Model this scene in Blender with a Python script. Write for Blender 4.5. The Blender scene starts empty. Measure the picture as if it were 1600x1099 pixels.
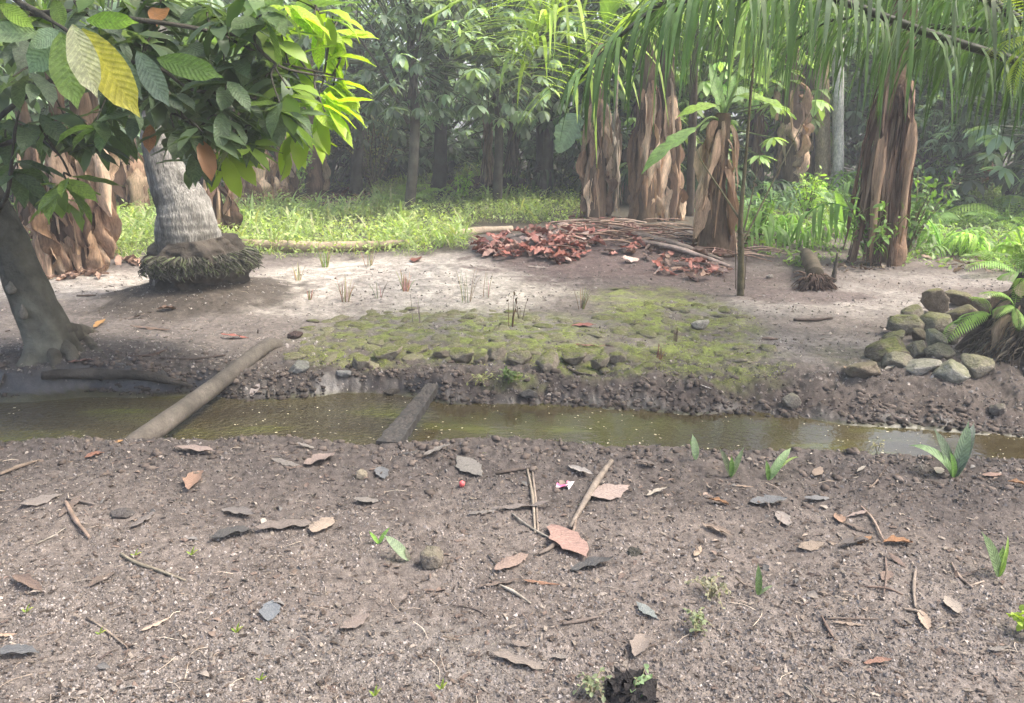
import bpy, math, random
import numpy as np
from mathutils import Matrix, Vector

SC = bpy.context.scene
COL = SC.collection
R = random.Random(11)
NR = np.random.RandomState(5)
PI = math.pi

# ---------------------------------------------------------------- camera
CAM_H, PITCH, F = 1.5, math.radians(16.0), 1250.0        # focal length in pixels of a 1600 wide frame
cam = bpy.data.cameras.new('camera'); cam_o = bpy.data.objects.new('camera', cam); COL.objects.link(cam_o)
cam_o.location = (0, 0, CAM_H); cam_o.rotation_euler = (PI/2 - PITCH, 0, 0)
cam.sensor_width = 36.0; cam.lens = 36.0*F/1600.0; cam.clip_start = 0.05; cam.clip_end = 500
SC.camera = cam_o
# ---------------------------------------------------------------- sky, sun, exposure
SUN_EL, SUN_AZ = math.radians(56), math.radians(96)      # high on the right
w = bpy.data.worlds.new('World'); SC.world = w; w.use_nodes = True
nt = w.node_tree; nt.nodes.clear()
sky = nt.nodes.new('ShaderNodeTexSky'); sky.sky_type = 'NISHITA'; sky.sun_disc = False
sky.sun_elevation = SUN_EL; sky.sun_rotation = SUN_AZ
sky.air_density = 1.0; sky.dust_density = 6.0; sky.ozone_density = 0.6
bg = nt.nodes.new('ShaderNodeBackground'); bg.inputs['Strength'].default_value = 0.15
out = nt.nodes.new('ShaderNodeOutputWorld')
nt.links.new(sky.outputs[0], bg.inputs[0]); nt.links.new(bg.outputs[0], out.inputs[0])
sl = bpy.data.lights.new('sun', 'SUN'); sl.energy = 1.5; sl.angle = math.radians(11.0); sl.color = (1.0, 0.95, 0.86)
so = bpy.data.objects.new('sun', sl); COL.objects.link(so); so.location = (20, 0, 30)
sdir = Vector((math.sin(SUN_AZ)*math.cos(SUN_EL), math.cos(SUN_AZ)*math.cos(SUN_EL), math.sin(SUN_EL)))
so.rotation_euler = sdir.to_track_quat('Z', 'Y').to_euler()
SC.view_settings.view_transform = 'Standard'; SC.view_settings.look = 'None'
SC.view_settings.exposure = 1.8; SC.view_settings.gamma = 1.0; SC.view_settings.use_curve_mapping = False
SC.render.engine = 'CYCLES'
SC.cycles.max_bounces = 6; SC.cycles.diffuse_bounces = 4; SC.cycles.glossy_bounces = 2
SC.cycles.transmission_bounces = 4; SC.cycles.volume_bounces = 0; SC.cycles.transparent_max_bounces = 4
SC.cycles.use_adaptive_sampling = True; SC.cycles.adaptive_threshold = 0.03
SC.cycles.use_denoising = True; SC.cycles.caustics_reflective = False; SC.cycles.caustics_refractive = False
SC.cycles.sample_clamp_indirect = 6

# ---------------------------------------------------------------- numpy noise
def _h(ix, iy, iz, seed):
    n = (ix*374761393 + iy*668265263 + iz*1274126177 + seed*974634777) & 0xffffffff
    n = ((n ^ (n >> 13))*1274126177) & 0xffffffff
    n = (n ^ (n >> 16)) & 0xffffffff
    return n.astype(np.float64)/4294967295.0*2 - 1
def noise2(x, y, seed=0):
    x = np.asarray(x, float); y = np.asarray(y, float)
    ix = np.floor(x).astype(np.int64); iy = np.floor(y).astype(np.int64)
    fx = x-ix; fy = y-iy; fx = fx*fx*(3-2*fx); fy = fy*fy*(3-2*fy); z = np.zeros_like(ix)
    a = _h(ix, iy, z, seed); b = _h(ix+1, iy, z, seed); c = _h(ix, iy+1, z, seed); d = _h(ix+1, iy+1, z, seed)
    return (a*(1-fx)+b*fx)*(1-fy) + (c*(1-fx)+d*fx)*fy
def noise3(p, seed=0):
    i = np.floor(p).astype(np.int64); f = p-i; f = f*f*(3-2*f)
    r = 0
    for dx in (0, 1):
        for dy in (0, 1):
            for dz in (0, 1):
                wgt = (f[:, 0] if dx else 1-f[:, 0])*(f[:, 1] if dy else 1-f[:, 1])*(f[:, 2] if dz else 1-f[:, 2])
                r = r + wgt*_h(i[:, 0]+dx, i[:, 1]+dy, i[:, 2]+dz, seed)
    return r
def sstep(a, b, x):
    t = np.clip((x-a)/(b-a), 0, 1); return t*t*(3-2*t)
def lerp(a, b, t): return a+(b-a)*t

# ---------------------------------------------------------------- terrain heights
def _flat(px, py, z=0.0):
    dx = (px-800)/F; dy = -(py-549.5)/F
    yy = math.cos(PITCH)+dy*math.sin(PITCH); zz = -math.sin(PITCH)+dy*math.cos(PITCH)
    t = (z-CAM_H)/zz
    return dx*t, yy*t
WATER = -0.115
_near = np.array([_flat(*p) for p in [(-300, 698), (0, 692), (200, 689), (540, 689), (850, 697), (1100, 708), (1350, 716), (1600, 727), (1900, 745)]])
_far = np.array([_flat(p[0], p[1], WATER) for p in [(-300, 625), (0, 622), (250, 618), (400, 624), (540, 617), (640, 622), (700, 628), (850, 634), (1000, 640), (1200, 652), (1400, 665), (1600, 684), (1900, 705)]])
_top = np.array([_flat(*p) for p in [(-300, 590), (0, 592), (150, 596), (300, 600), (420, 585), (540, 585), (700, 590), (850, 585), (1000, 590), (1200, 595), (1400, 592), (1600, 588), (1900, 590)]])
_topz = [0.03, 0.03, 0.03, 0.02, 0.0, 0.0, 0.0, 0.0, 0.0, 0.0, 0.02, 0.05, 0.05]
def near_lip(x): return np.interp(x, _near[:, 0], _near[:, 1]) + 0.03*noise2(x*2.5, x*0, 3) + .012*noise2(x*11, x*0, 4)
def far_line(x): return np.interp(x, _far[:, 0], _far[:, 1]) + 0.04*noise2(x*3.1, x*0+7, 5) + .006*noise2(x*10, x*0, 6)
def top_line(x): return np.interp(x, _top[:, 0], _top[:, 1]) + 0.04*noise2(x*1.9, x*0+2, 8)
MOUND = (0.98, 9.6); PALM = (-2.81, 7.05)
def h_smooth(x, y):
    x = np.asarray(x, float); y = np.asarray(y, float)
    N = near_lip(x); Fl = far_line(x); T = np.maximum(top_line(x), Fl+0.12)
    tz = np.interp(x, _top[:, 0], _topz)
    bed = WATER-0.09
    z = 0.02*sstep(0.7, 0.1, N-y)*np.where(y < N, 1, 0)
    zl = lerp(0.02, bed, sstep(-0.02, 0.15, y-N))
    zb = lerp(bed, WATER, np.clip((y-(Fl-0.16))/0.16, 0, 1))
    t = np.clip((y-Fl)/(T-Fl), 0, 1)
    left = sstep(-1.7, -2.4, x)
    tt = lerp(t*t*(3-2*t)*0.75+t*0.25, sstep(0.15, 0.5, t), left)
    zf = WATER + (tz-WATER)*tt
    z = np.where(y < N, z, np.where(y < N+0.15, zl, np.where(y < Fl, zb, zf)))
    back = sstep(0, 1.2, y-T)
    z = z*np.where(y > T, 1-back*1.0, 1)
    # far side relief
    d = np.hypot(x-PALM[0], (y-PALM[1]))
    z = z + 0.25*np.clip(1-d/0.9, 0, 1)**1.25
    d = np.hypot((x-MOUND[0])/1.5, (y-MOUND[1])/1.0)
    z = z + 0.25*np.exp(-(d/1.15)**2)
    d = np.hypot((x-3.0), (y-10.6)/1.0); z = z + 0.12*np.exp(-(d/1.2)**2)
    d = np.hypot((x+0.5)/1.6, (y-18.5)); z = z + 0.35*np.exp(-(d/1.0)**2)
    d = np.hypot((x+2.95)/1.3, (y-4.95)); z = z + 0.06*np.exp(-(d/0.5)**2)
    d = np.hypot((x-3.25)/0.9, (y-4.9)/.6); z = z + 0.06*np.exp(-(d/0.5)**2)*sstep(0, 0.3, y-Fl)
    return z
def h_full(x, y):
    z = h_smooth(x, y)
    N = near_lip(x); Fl = far_line(x); T = top_line(x)
    rough = 1 + 1.6*sstep(0.0, 0.1, y-Fl)*sstep(0.45, 0.1, y-T) + 0.5*sstep(0.7, 0.0, N-y)*(y < N)
    g = 0.017*noise2(x*1.7, y*1.7, 1) + 0.009*noise2(x*5, y*5, 2)*rough
    g = g + 0.0055*noise2(x*15, y*15, 9)*rough + 0.0032*noise2(x*38, y*38, 10)*rough
    near = sstep(7, 3.5, y)
    g = g + near*(0.0060*np.abs(noise2(x*70, y*70, 12))*rough*(.5+.5*sstep(-.4, .4, noise2(x*3, y*3, 14))) + 0.0030*noise2(x*150, y*150, 13))
    bank = sstep(0.0, 0.08, y-Fl)*sstep(0.7, 0.2, y-T)+.6*sstep(0.6, 0.1, N-y)*(y < N)
    g = g + bank*(0.016*np.abs(noise2(x*19, y*19, 16))+0.010*np.abs(noise2(x*41, y*41, 17))-.012)
    inwater = (y > N+0.1) & (y < Fl-0.03)
    return z + np.where(inwater, g*0.2, g)
def hz(x, y): return float(h_full(np.array([x]), np.array([y]))[0])
_Y = np.concatenate([np.arange(1.2, 12, 0.01), np.arange(12, 80, 0.05)])
def ground(px, py):
    """the place on the ground seen at this pixel of the photograph"""
    dx = (px-800)/F; dy = -(py-549.5)/F
    yy = math.cos(PITCH)+dy*math.sin(PITCH); zz = -math.sin(PITCH)+dy*math.cos(PITCH)
    t = _Y/yy; X = dx*t; Z = CAM_H+zz*t
    hh = h_smooth(X, _Y); below = np.nonzero(Z <= hh)[0]
    i = below[0] if len(below) else len(_Y)-1
    x, y = float(X[i]), float(_Y[i])
    return Vector((x, y, hz(x, y)))
def atY(px, py, Y):
    dx = (px-800)/F; dy = -(py-549.5)/F
    yy = math.cos(PITCH)+dy*math.sin(PITCH); zz = -math.sin(PITCH)+dy*math.cos(PITCH)
    t = Y/yy
    return Vector((dx*t, Y, CAM_H+zz*t))
def size(pxs, Y): return pxs*Y/F*1.0

# ---------------------------------------------------------------- materials
def mat(name, rough=0.8, spec=0.25, lo=0.75, hi=1.25, scale=12.0, detail=3.0, bump=0.3, bscale=60.0, trans=0.0,
        ttint=(1.5, 1.6, 0.6), stretch=None, moss=False, veins=False, gloss_var=False, speck=None, dist=0.006, wet=False, hue=True):
    m = bpy.data.materials.new(name); m.use_nodes = True
    T = m.node_tree; T.nodes.clear(); N = T.nodes.new; L = T.links.new
    o = N('ShaderNodeOutputMaterial'); b = N('ShaderNodeBsdfPrincipled')
    b.inputs['Roughness'].default_value = rough; b.inputs['Specular IOR Level'].default_value = spec
    at = N('ShaderNodeAttribute'); at.attribute_name = 'col'
    oi = N('ShaderNodeObjectInfo')
    mul = N('ShaderNodeMix'); mul.data_type = 'RGBA'; mul.blend_type = 'MULTIPLY'; mul.inputs[0].default_value = 1
    L(at.outputs['Color'], mul.inputs[6]); L(oi.outputs['Color'], mul.inputs[7])
    tc = N('ShaderNodeTexCoord'); mp = N('ShaderNodeMapping'); L(tc.outputs['Object'], mp.inputs[0])
    if stretch: mp.inputs['Scale'].default_value = stretch
    # each object samples its own piece of the noise
    add = N('ShaderNodeVectorMath'); add.operation = 'ADD'
    sc_ = N('ShaderNodeMath'); sc_.operation = 'MULTIPLY'; sc_.inputs[1].default_value = 37.0
    L(oi.outputs['Random'], sc_.inputs[0]); L(mp.outputs[0], add.inputs[0]); L(sc_.outputs[0], add.inputs[1])
    def nz(s, d=3.0):
        n = N('ShaderNodeTexNoise'); n.inputs['Scale'].default_value = s; n.inputs['Detail'].default_value = d
        n.inputs['Roughness'].default_value = 0.65; L(add.outputs[0], n.inputs['Vector']); return n
    n1 = nz(scale, detail)
    mr = N('ShaderNodeMapRange'); mr.inputs[1].default_value = 0.3; mr.inputs[2].default_value = 0.7
    mr.inputs[3].default_value = lo; mr.inputs[4].default_value = hi; L(n1.outputs['Fac'], mr.inputs[0])
    vm = N('ShaderNodeVectorMath'); vm.operation = 'SCALE'; L(mul.outputs[2], vm.inputs[0]); L(mr.outputs[0], vm.inputs[3])
    colour = vm.outputs[0]
    nb = nz(bscale, 4.0)
    if speck:
        # fine light and dark grains
        ns = nz(speck[0], 2.0)
        cr = N('ShaderNodeMapRange'); cr.inputs[1].default_value = 0.32; cr.inputs[2].default_value = 0.68
        cr.inputs[3].default_value = speck[1]; cr.inputs[4].default_value = speck[2]; L(ns.outputs['Fac'], cr.inputs[0])
        v2 = N('ShaderNodeVectorMath'); v2.operation = 'SCALE'; L(colour, v2.inputs[0]); L(cr.outputs[0], v2.inputs[3]); colour = v2.outputs[0]
    if moss:
        ge = N('ShaderNodeNewGeometry'); sx = N('ShaderNodeSeparateXYZ'); L(ge.outputs['Normal'], sx.inputs[0])
        nm = nz(2.2, 4.0)
        a1 = N('ShaderNodeMath'); a1.operation = 'MULTIPLY_ADD'; L(nm.outputs['Fac'], a1.inputs[0]); a1.inputs[1].default_value = 1.6; L(sx.outputs['Z'], a1.inputs[2])
        a2 = N('ShaderNodeMapRange'); a2.inputs[1].default_value = 1.15; a2.inputs[2].default_value = 1.8; L(a1.outputs[0], a2.inputs[0])
        a3 = N('ShaderNodeMath'); a3.operation = 'MULTIPLY'; L(a2.outputs[0], a3.inputs[0]); L(oi.outputs['Alpha'], a3.inputs[1])
        mg = N('ShaderNodeMix'); mg.data_type = 'RGBA'; L(a3.outputs[0], mg.inputs[0]); L(colour, mg.inputs[6])
        cr2 = N('ShaderNodeValToRGB'); nm2 = nz(9.0, 4.0); L(nm2.outputs['Fac'], cr2.inputs[0])
        cr2.color_ramp.elements[0].position = 0.35; cr2.color_ramp.elements[1].position = 0.7
        cr2.color_ramp.elements[0].color = (0.055, 0.07, 0.02, 1); cr2.color_ramp.elements[1].color = (0.21, 0.22, 0.065, 1)
        L(cr2.outputs[0], mg.inputs[7]); colour = mg.outputs[2]
    vein_h = None
    if veins:
        lf = N('ShaderNodeAttribute'); lf.attribute_name = 'lf'; sp = N('ShaderNodeSeparateXYZ'); L(lf.outputs['Vector'], sp.inputs[0])
        ab = N('ShaderNodeMath'); ab.operation = 'ABSOLUTE'; L(sp.outputs[0], ab.inputs[0])
        ph = N('ShaderNodeMath'); ph.operation = 'MULTIPLY_ADD'; L(ab.outputs[0], ph.inputs[0]); ph.inputs[1].default_value = -0.16; L(sp.outputs[1], ph.inputs[2])
        p2 = N('ShaderNodeMath'); p2.operation = 'MULTIPLY'; L(ph.outputs[0], p2.inputs[0]); p2.inputs[1].default_value = 13*2*PI
        sn = N('ShaderNodeMath'); sn.operation = 'SINE'; L(p2.outputs[0], sn.inputs[0])
        vr = N('ShaderNodeMapRange'); vr.inputs[1].default_value = 0.55; vr.inputs[2].default_value = 1.0; L(sn.outputs[0], vr.inputs[0])
        mi = N('ShaderNodeMapRange'); mi.inputs[1].default_value = 0.09; mi.inputs[2].default_value = 0.0; L(ab.outputs[0], mi.inputs[0])
        mx = N('ShaderNodeMath'); mx.operation = 'MAXIMUM'; L(vr.outputs[0], mx.inputs[0]); L(mi.outputs[0], mx.inputs[1])
        br = N('ShaderNodeMath'); br.operation = 'MULTIPLY_ADD'; L(mx.outputs[0], br.inputs[0]); br.inputs[1].default_value = 0.30 if veins is True else veins; br.inputs[2].default_value = 1.0
        v3 = N('ShaderNodeVectorMath'); v3.operation = 'SCALE'; L(colour, v3.inputs[0]); L(br.outputs[0], v3.inputs[3]); colour = v3.outputs[0]
        vein_h = sn.outputs[0]
    L(colour, b.inputs['Base Color'])
    bp = N('ShaderNodeBump'); bp.inputs['Strength'].default_value = bump; bp.inputs['Distance'].default_value = dist
    hsrc = nb.outputs['Fac']
    if vein_h is not None:
        ad = N('ShaderNodeMath'); ad.operation = 'MULTIPLY_ADD'; L(vein_h, ad.inputs[0]); ad.inputs[1].default_value = 0.4 if veins is True else veins*1.5; L(nb.outputs['Fac'], ad.inputs[2]); hsrc = ad.outputs[0]
    L(hsrc, bp.inputs['Height']); L(bp.outputs[0], b.inputs['Normal'])
    if wet:
        wa = N('ShaderNodeAttribute'); wa.attribute_name = 'wet'
        wr = N('ShaderNodeMapRange'); wr.inputs[3].default_value = rough; wr.inputs[4].default_value = 0.33
        L(wa.outputs['Fac'], wr.inputs[0]); L(wr.outputs[0], b.inputs['Roughness'])
        ws = N('ShaderNodeMapRange'); ws.inputs[3].default_value = spec; ws.inputs[4].default_value = 0.55
        L(wa.outputs['Fac'], ws.inputs[0]); L(ws.outputs[0], b.inputs['Specular IOR Level'])
    if trans > 0:
        tr = N('ShaderNodeBsdfTranslucent'); tm = N('ShaderNodeVectorMath'); tm.operation = 'MULTIPLY'
        L(colour, tm.inputs[0]); tm.inputs[1].default_value = ttint; L(tm.outputs[0], tr.inputs[0]); L(bp.outputs[0], tr.inputs['Normal'])
        mxs = N('ShaderNodeMixShader'); mxs.inputs[0].default_value = trans
        L(b.outputs[0], mxs.inputs[1]); L(tr.outputs[0], mxs.inputs[2]); L(mxs.outputs[0], o.inputs[0])
    else:
        L(b.outputs[0], o.inputs[0])
    m.diffuse_color = (0.3, 0.35, 0.2, 1)
    return m

M = {}
M['soil'] = mat('soil', rough=0.95, spec=0.15, lo=0.6, hi=1.35, scale=26, detail=9, bump=0.8, bscale=110, speck=(230, 0.6, 1.42), dist=0.004, wet=True)
M['crumb'] = mat('crumb', rough=0.95, spec=0.1, lo=0.75, hi=1.25, scale=60, bump=0.4, bscale=300, dist=0.002)
M['leaf'] = mat('leaf', rough=0.42, spec=0.45, lo=0.7, hi=1.25, scale=14, bump=0.35, bscale=60, trans=0.45, veins=0.20, dist=0.01)
M['leaf_mass'] = mat('leaf_mass', rough=0.45, spec=0.4, lo=0.7, hi=1.3, scale=2.5, bump=0.15, bscale=40, trans=0.4)
M['frond'] = mat('frond', rough=0.5, spec=0.3, lo=0.8, hi=1.2, scale=8, bump=0.2, bscale=80, trans=0.4, ttint=(1.3, 1.4, 0.7))
M['dry'] = mat('dry_leaf', rough=0.8, spec=0.12, lo=0.5, hi=1.4, scale=14, detail=7, bump=0.7, bscale=40, stretch=(4, 4, .45), trans=0.12, ttint=(1.3, 1.1, 0.8), dist=0.012)
M['fallen'] = mat('fallen_leaf', rough=0.7, spec=0.3, lo=0.7, hi=1.25, scale=25, detail=5, bump=0.6, bscale=90, veins=0.10, trans=0.08, ttint=(1.2, 1, .8), dist=0.004)
M['bark'] = mat('bark', rough=0.9, spec=0.15, lo=0.55, hi=1.4, scale=7, detail=6, bump=0.8, bscale=30, dist=0.02)
M['palm_bark'] = mat('palm_bark', rough=0.92, spec=0.12, lo=0.75, hi=1.2, scale=14, detail=7, bump=0.9, bscale=22, stretch=(2.2, 2.2, 0.5), speck=(38, 0.6, 1.3), dist=0.03)
M['fibre'] = mat('fibre', rough=0.95, spec=0.1, lo=0.6, hi=1.4, scale=20, bump=0.5, bscale=80)
M['wood'] = mat('wood', rough=0.85, spec=0.2, lo=0.7, hi=1.25, scale=16, detail=6, bump=0.5, bscale=60, speck=(90, 0.8, 1.2), dist=0.006)
M['rock'] = mat('rock', rough=0.9, spec=0.2, lo=0.6, hi=1.35, scale=3, detail=8, bump=1.0, bscale=7, moss=True, speck=(26, 0.7, 1.25), dist=0.02)
M['plastic'] = mat('plastic', rough=0.35, spec=0.5, lo=0.7, hi=1.3, scale=40, bump=0.4, bscale=60, dist=0.004)

def jit(c, a, b):
    k = R.uniform(a, b); return [v*k for v in c]
# ---------------------------------------------------------------- mesh builder
class Geo:
    def __init__(s): s.v = []; s.q = []; s.t = []; s.c = []; s.l = []; s.n = 0
    def add(s, v, quads=None, tris=None, col=(1, 1, 1), lf=None):
        v = np.asarray(v, float).reshape(-1, 3); k = len(v)
        s.v.append(v)
        c = np.asarray(col, float)
        s.c.append(np.broadcast_to(c, (k, 3)) if c.ndim == 1 else c)
        s.l.append(np.zeros((k, 3)) if lf is None else lf)
        if quads is not None and len(quads): s.q.append(np.asarray(quads, np.int64)+s.n)
        if tris is not None and len(tris): s.t.append(np.asarray(tris, np.int64)+s.n)
        s.n += k; return s
    def mesh(s, name, smooth=True, origin=(0, 0, 0)):
        me = bpy.data.meshes.new(name)
        v = np.concatenate(s.v)-np.asarray(origin, float)
        q = np.concatenate(s.q) if s.q else np.zeros((0, 4), np.int64)
        t = np.concatenate(s.t) if s.t else np.zeros((0, 3), np.int64)
        me.vertices.add(len(v)); me.vertices.foreach_set('co', v.astype(np.float32).ravel())
        me.loops.add(q.size+t.size); me.loops.foreach_set('vertex_index', np.concatenate([q.ravel(), t.ravel()]).astype(np.int32))
        me.polygons.add(len(q)+len(t))
        st = np.concatenate([np.arange(len(q))*4, len(q)*4+np.arange(len(t))*3]).astype(np.int32)
        me.polygons.foreach_set('loop_start', st)
        me.polygons.foreach_set('use_smooth', np.full(len(q)+len(t), smooth))
        me.update(calc_edges=True)
        a = me.attributes.new('col', 'FLOAT_COLOR', 'POINT')
        c = np.concatenate(s.c); a.data.foreach_set('color', np.hstack([c, np.ones((len(c), 1))]).astype(np.float32).ravel())
        lf = np.concatenate(s.l)
        if np.any(lf):
            b = me.attributes.new('lf', 'FLOAT_VECTOR', 'POINT'); b.data.foreach_set('vector', lf.astype(np.float32).ravel())
        return me

def link(name, me, material, parent=None, color=(1, 1, 1, 1), loc=None, mw=None, **props):
    o = bpy.data.objects.new(name, me)
    if material and not me.materials: me.materials.append(material)
    COL.objects.link(o)
    if parent is not None: o.parent = parent
    if mw is not None: o.matrix_basis = mw
    elif loc is not None: o.location = loc
    o.color = tuple(color) if len(color) == 4 else tuple(color)+(1,)
    for k, v in props.items(): o[k] = v
    return o
def tag(o, label, cat, group=None):
    o['label'] = label; o['category'] = cat
    if group: o['group'] = group
    return o
def thing(name, label, cat, loc, group=None):
    o = bpy.data.objects.new(name, None); COL.objects.link(o); o.location = loc; o.empty_display_size = 0.1
    return tag(o, label, cat, group)
def part(name, g, material, parent, color=(1, 1, 1, 1), smooth=True, **props):
    """a mesh given in world coordinates, parented to a thing that is only shifted"""
    org = Vector((0, 0, 0)); p = parent
    while p is not None: org += p.location; p = p.parent
    return link(name, g.mesh(name, smooth, org), material, parent, color, **props)
def single(name, g, material, origin, label, cat, group=None, color=(1, 1, 1, 1), smooth=True):
    o = link(name, g.mesh(name, smooth, origin), material, None, color, loc=origin)
    return tag(o, label, cat, group)
def frame(d, up=Vector((0, 0, 1))):
    y = Vector(d).normalized(); x = y.cross(up)
    if x.length < 1e-4: x = Vector((1, 0, 0))
    x.normalize(); z = x.cross(y)
    return Matrix((x, y, z)).transposed()
def xf(pos, rot3, s):
    if not isinstance(s, (tuple, list)): s = (s, s, s)
    return Matrix.Translation(pos) @ rot3.to_4x4() @ Matrix.Diagonal((*s, 1))

def frames_np(d, up):
    d = d/np.linalg.norm(d, axis=1, keepdims=True)
    x = np.cross(d, up); ln = np.linalg.norm(x, axis=1, keepdims=True); ln[ln < 1e-5] = 1; x = x/ln
    z = np.cross(x, d)
    return np.stack([x, d, z], axis=2)      # columns
def scatter(g, tpl, pos, rot, scl, col):
    """many copies of one template (v, quads, tris) into one mesh; col per copy"""
    tv, tq, tt, tc = tpl; m = len(pos); k = len(tv)
    scl = np.asarray(scl, float)
    if scl.ndim == 1: scl = np.repeat(scl[:, None], 3, 1)
    v = np.einsum('mij,kj,mj->mki', rot, tv, np.ones_like(scl)) if False else np.einsum('mij,mkj->mki', rot, tv[None]*scl[:, None, :])
    v = v + pos[:, None, :]
    off = (np.arange(m)*k)[:, None, None]
    q = (np.asarray(tq, np.int64)[None]+off).reshape(-1, 4) if len(tq) else None
    t = (np.asarray(tt, np.int64)[None]+off).reshape(-1, 3) if len(tt) else None
    c = np.asarray(col)[:, None, :]*(tc[None, :, None] if tc is not None else 1)
    c = np.broadcast_to(c, (m, k, 3)).reshape(-1, 3)
    g.add(v.reshape(-1, 3), q, t, c)

def grid_quads(nu, nv, wrap=False):
    a = np.arange(nu-1)[:, None]*nv; b = np.arange(nv if wrap else nv-1)[None]
    b2 = (b+1) % nv
    return np.stack([a+b, a+b2, a+nv+b2, a+nv+b], -1).reshape(-1, 4)

# ---------------------------------------------------------------- tubes
def smooth_path(pts, n):
    p = np.asarray([tuple(q) for q in pts], float)
    if len(p) < 3: 
        t = np.linspace(0, 1, n)[:, None]; return p[0]*(1-t)+p[-1]*t
    ext = np.vstack([2*p[0]-p[1], p, 2*p[-1]-p[-2]])
    u = np.linspace(0, len(p)-1, n); i = np.minimum(u.astype(int), len(p)-2); f = (u-i)[:, None]
    a, b, c, d = ext[i], ext[i+1], ext[i+2], ext[i+3]
    return 0.5*((2*b)+(-a+c)*f+(2*a-5*b+4*c-d)*f**2+(-a+3*b-3*c+d)*f**3)
def tube(g, pts, radii, n=24, seg=10, rough=0.0, rs=3.0, col=(1, 1, 1), colvar=0.0, lobes=None, cap=True, seed=0, oval=1.0, ret=False):
    P = smooth_path(pts, n); n = len(P)
    rr = np.interp(np.linspace(0, 1, n), np.linspace(0, 1, len(radii)), radii)
    T = np.gradient(P, axis=0); T /= np.linalg.norm(T, axis=1, keepdims=True)+1e-9
    x = np.cross(T[0], (0, 0, 1.0)); 
    if np.linalg.norm(x) < 0.05: x = np.cross(T[0], (0, 1.0, 0))
    x /= np.linalg.norm(x); V = np.zeros((n, seg, 3)); ang = np.arange(seg)/seg*2*PI
    for i in range(n):
        x = x-T[i]*x.dot(T[i]); x /= np.linalg.norm(x); y = np.cross(T[i], x)
        r = rr[i]*np.ones(seg)
        if lobes is not None: r = r*lobes(i/(n-1), ang)
        V[i] = P[i]+np.outer(np.cos(ang)*r, x)+np.outer(np.sin(ang)*r*oval, y)
    Vf = V.reshape(-1, 3)
    if rough:
        cen = np.repeat(P, seg, 0); d = Vf-cen; nrm = d/(np.linalg.norm(d, axis=1, keepdims=True)+1e-9)
        s = 0.6*noise3(Vf*rs, seed)+0.4*noise3(Vf*rs*2.7, seed+1)
        Vf = Vf+nrm*(s*rough)[:, None]
    c = np.asarray(col, float)
    if c.ndim == 1:
        c = np.broadcast_to(c, (len(Vf), 3))
        if colvar: c = c*(1+colvar*noise3(Vf*rs*1.3, seed+5))[:, None]
    q = grid_quads(n, seg, True); vs = Vf; tr = []
    if cap:
        vs = np.vstack([Vf, P[0], P[-1]]); c = np.vstack([c, c[0], c[-1]]); k = n*seg
        for j in range(seg):
            j2 = (j+1) % seg; tr.append((k, j2, j)); tr.append((k+1, (n-1)*seg+j, (n-1)*seg+j2))
    g.add(vs, q, tr, c)
    return P

# ---------------------------------------------------------------- leaf templates
def leaf_verts(L=1.0, W=0.36, nu=9, nv=5, droop=0.5, fold=0.25, wave=0.02, curl=0.0, seed=0, shape=1.0, ragged=0.0, corr=0.0, tip=0.12):
    """leaf along +Y, face up +Z, bending down by `droop` radians"""
    r = np.random.RandomState(seed)
    u = np.linspace(0, 1, nu); v = np.linspace(-1, 1, nv)
    th = -droop*u**1.2; dy = np.cos(th); dz = np.sin(th)
    y = np.concatenate([[0], np.cumsum((dy[1:]+dy[:-1])/2)])/(nu-1)*L; z = np.concatenate([[0], np.cumsum((dz[1:]+dz[:-1])/2)])/(nu-1)*L
    wd = np.sin(PI*np.clip(u, 0, 1)**shape)**0.72
    wd = np.where(u > 1-tip, wd*0.55, wd); wd[0] = 0.05; wd[-1] = 0.015
    V = np.zeros((nu, nv, 3)); LF = np.zeros((nu, nv, 3))
    side = r.uniform(-1, 1, (nu, 2))
    for i in range(nu):
        for j in range(nv):
            a = v[j]; hw = W/2*wd[i]*(1+ragged*side[i, 0 if a < 0 else 1])
            f = fold
            xx = a*hw*math.cos(f); up = abs(a)*hw*math.sin(f) + wave*math.sin(u[i]*17+a*2+seed)*abs(a) + curl*a*a*hw
            up += corr*math.cos((u[i]*9-abs(a)*1.2)*2*PI)*abs(a)
            V[i, j] = (xx, y[i]-up*math.sin(th[i]), z[i]+up*math.cos(th[i])); LF[i, j] = (a, u[i], 0)
    return V.reshape(-1, 3), grid_quads(nu, nv), LF.reshape(-1, 3)
def leaf_mesh(name, **k):
    v, q, lf = leaf_verts(**k); return Geo().add(v, q, None, (1, 1, 1), lf).mesh(name)
def leaf_tpl(**k):
    v, q, lf = leaf_verts(**k); return (v, q, [], None)
def strip_tpl(L=1.0, W=0.04, e0=0.3, k=2.5, n=8, end=-1.45, fold=0.0):
    """palm leaflet: starts along +Y at elevation e0 and sags to hang"""
    s = np.linspace(0, 1, n); th = end+(e0-end)*np.exp(-k*s)
    dy = np.cos(th); dz = np.sin(th); h = L/(n-1)
    y = np.concatenate([[0], np.cumsum((dy[1:]+dy[:-1])/2*h)]); z = np.concatenate([[0], np.cumsum((dz[1:]+dz[:-1])/2*h)])
    wd = W*np.minimum(1, 0.45+s*4)*np.clip((1-s)*2.2, 0.04, 1)
    V = np.zeros((n, 3, 3))
    for i in range(n):
        for j, a in enumerate((-0.5, 0, 0.5)):
            V[i, j] = (a*wd[i], y[i]-abs(a)*wd[i]*fold*math.sin(th[i]), z[i]+abs(a)*wd[i]*fold*math.cos(th[i]))
    LF = np.zeros((n*3, 3))
    return (V.reshape(-1, 3), grid_quads(n, 3), [], None)
def tpl_mesh(name, t, smooth=True): return Geo().add(t[0], t[1], t[2], (1, 1, 1)).mesh(name, smooth)
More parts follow.
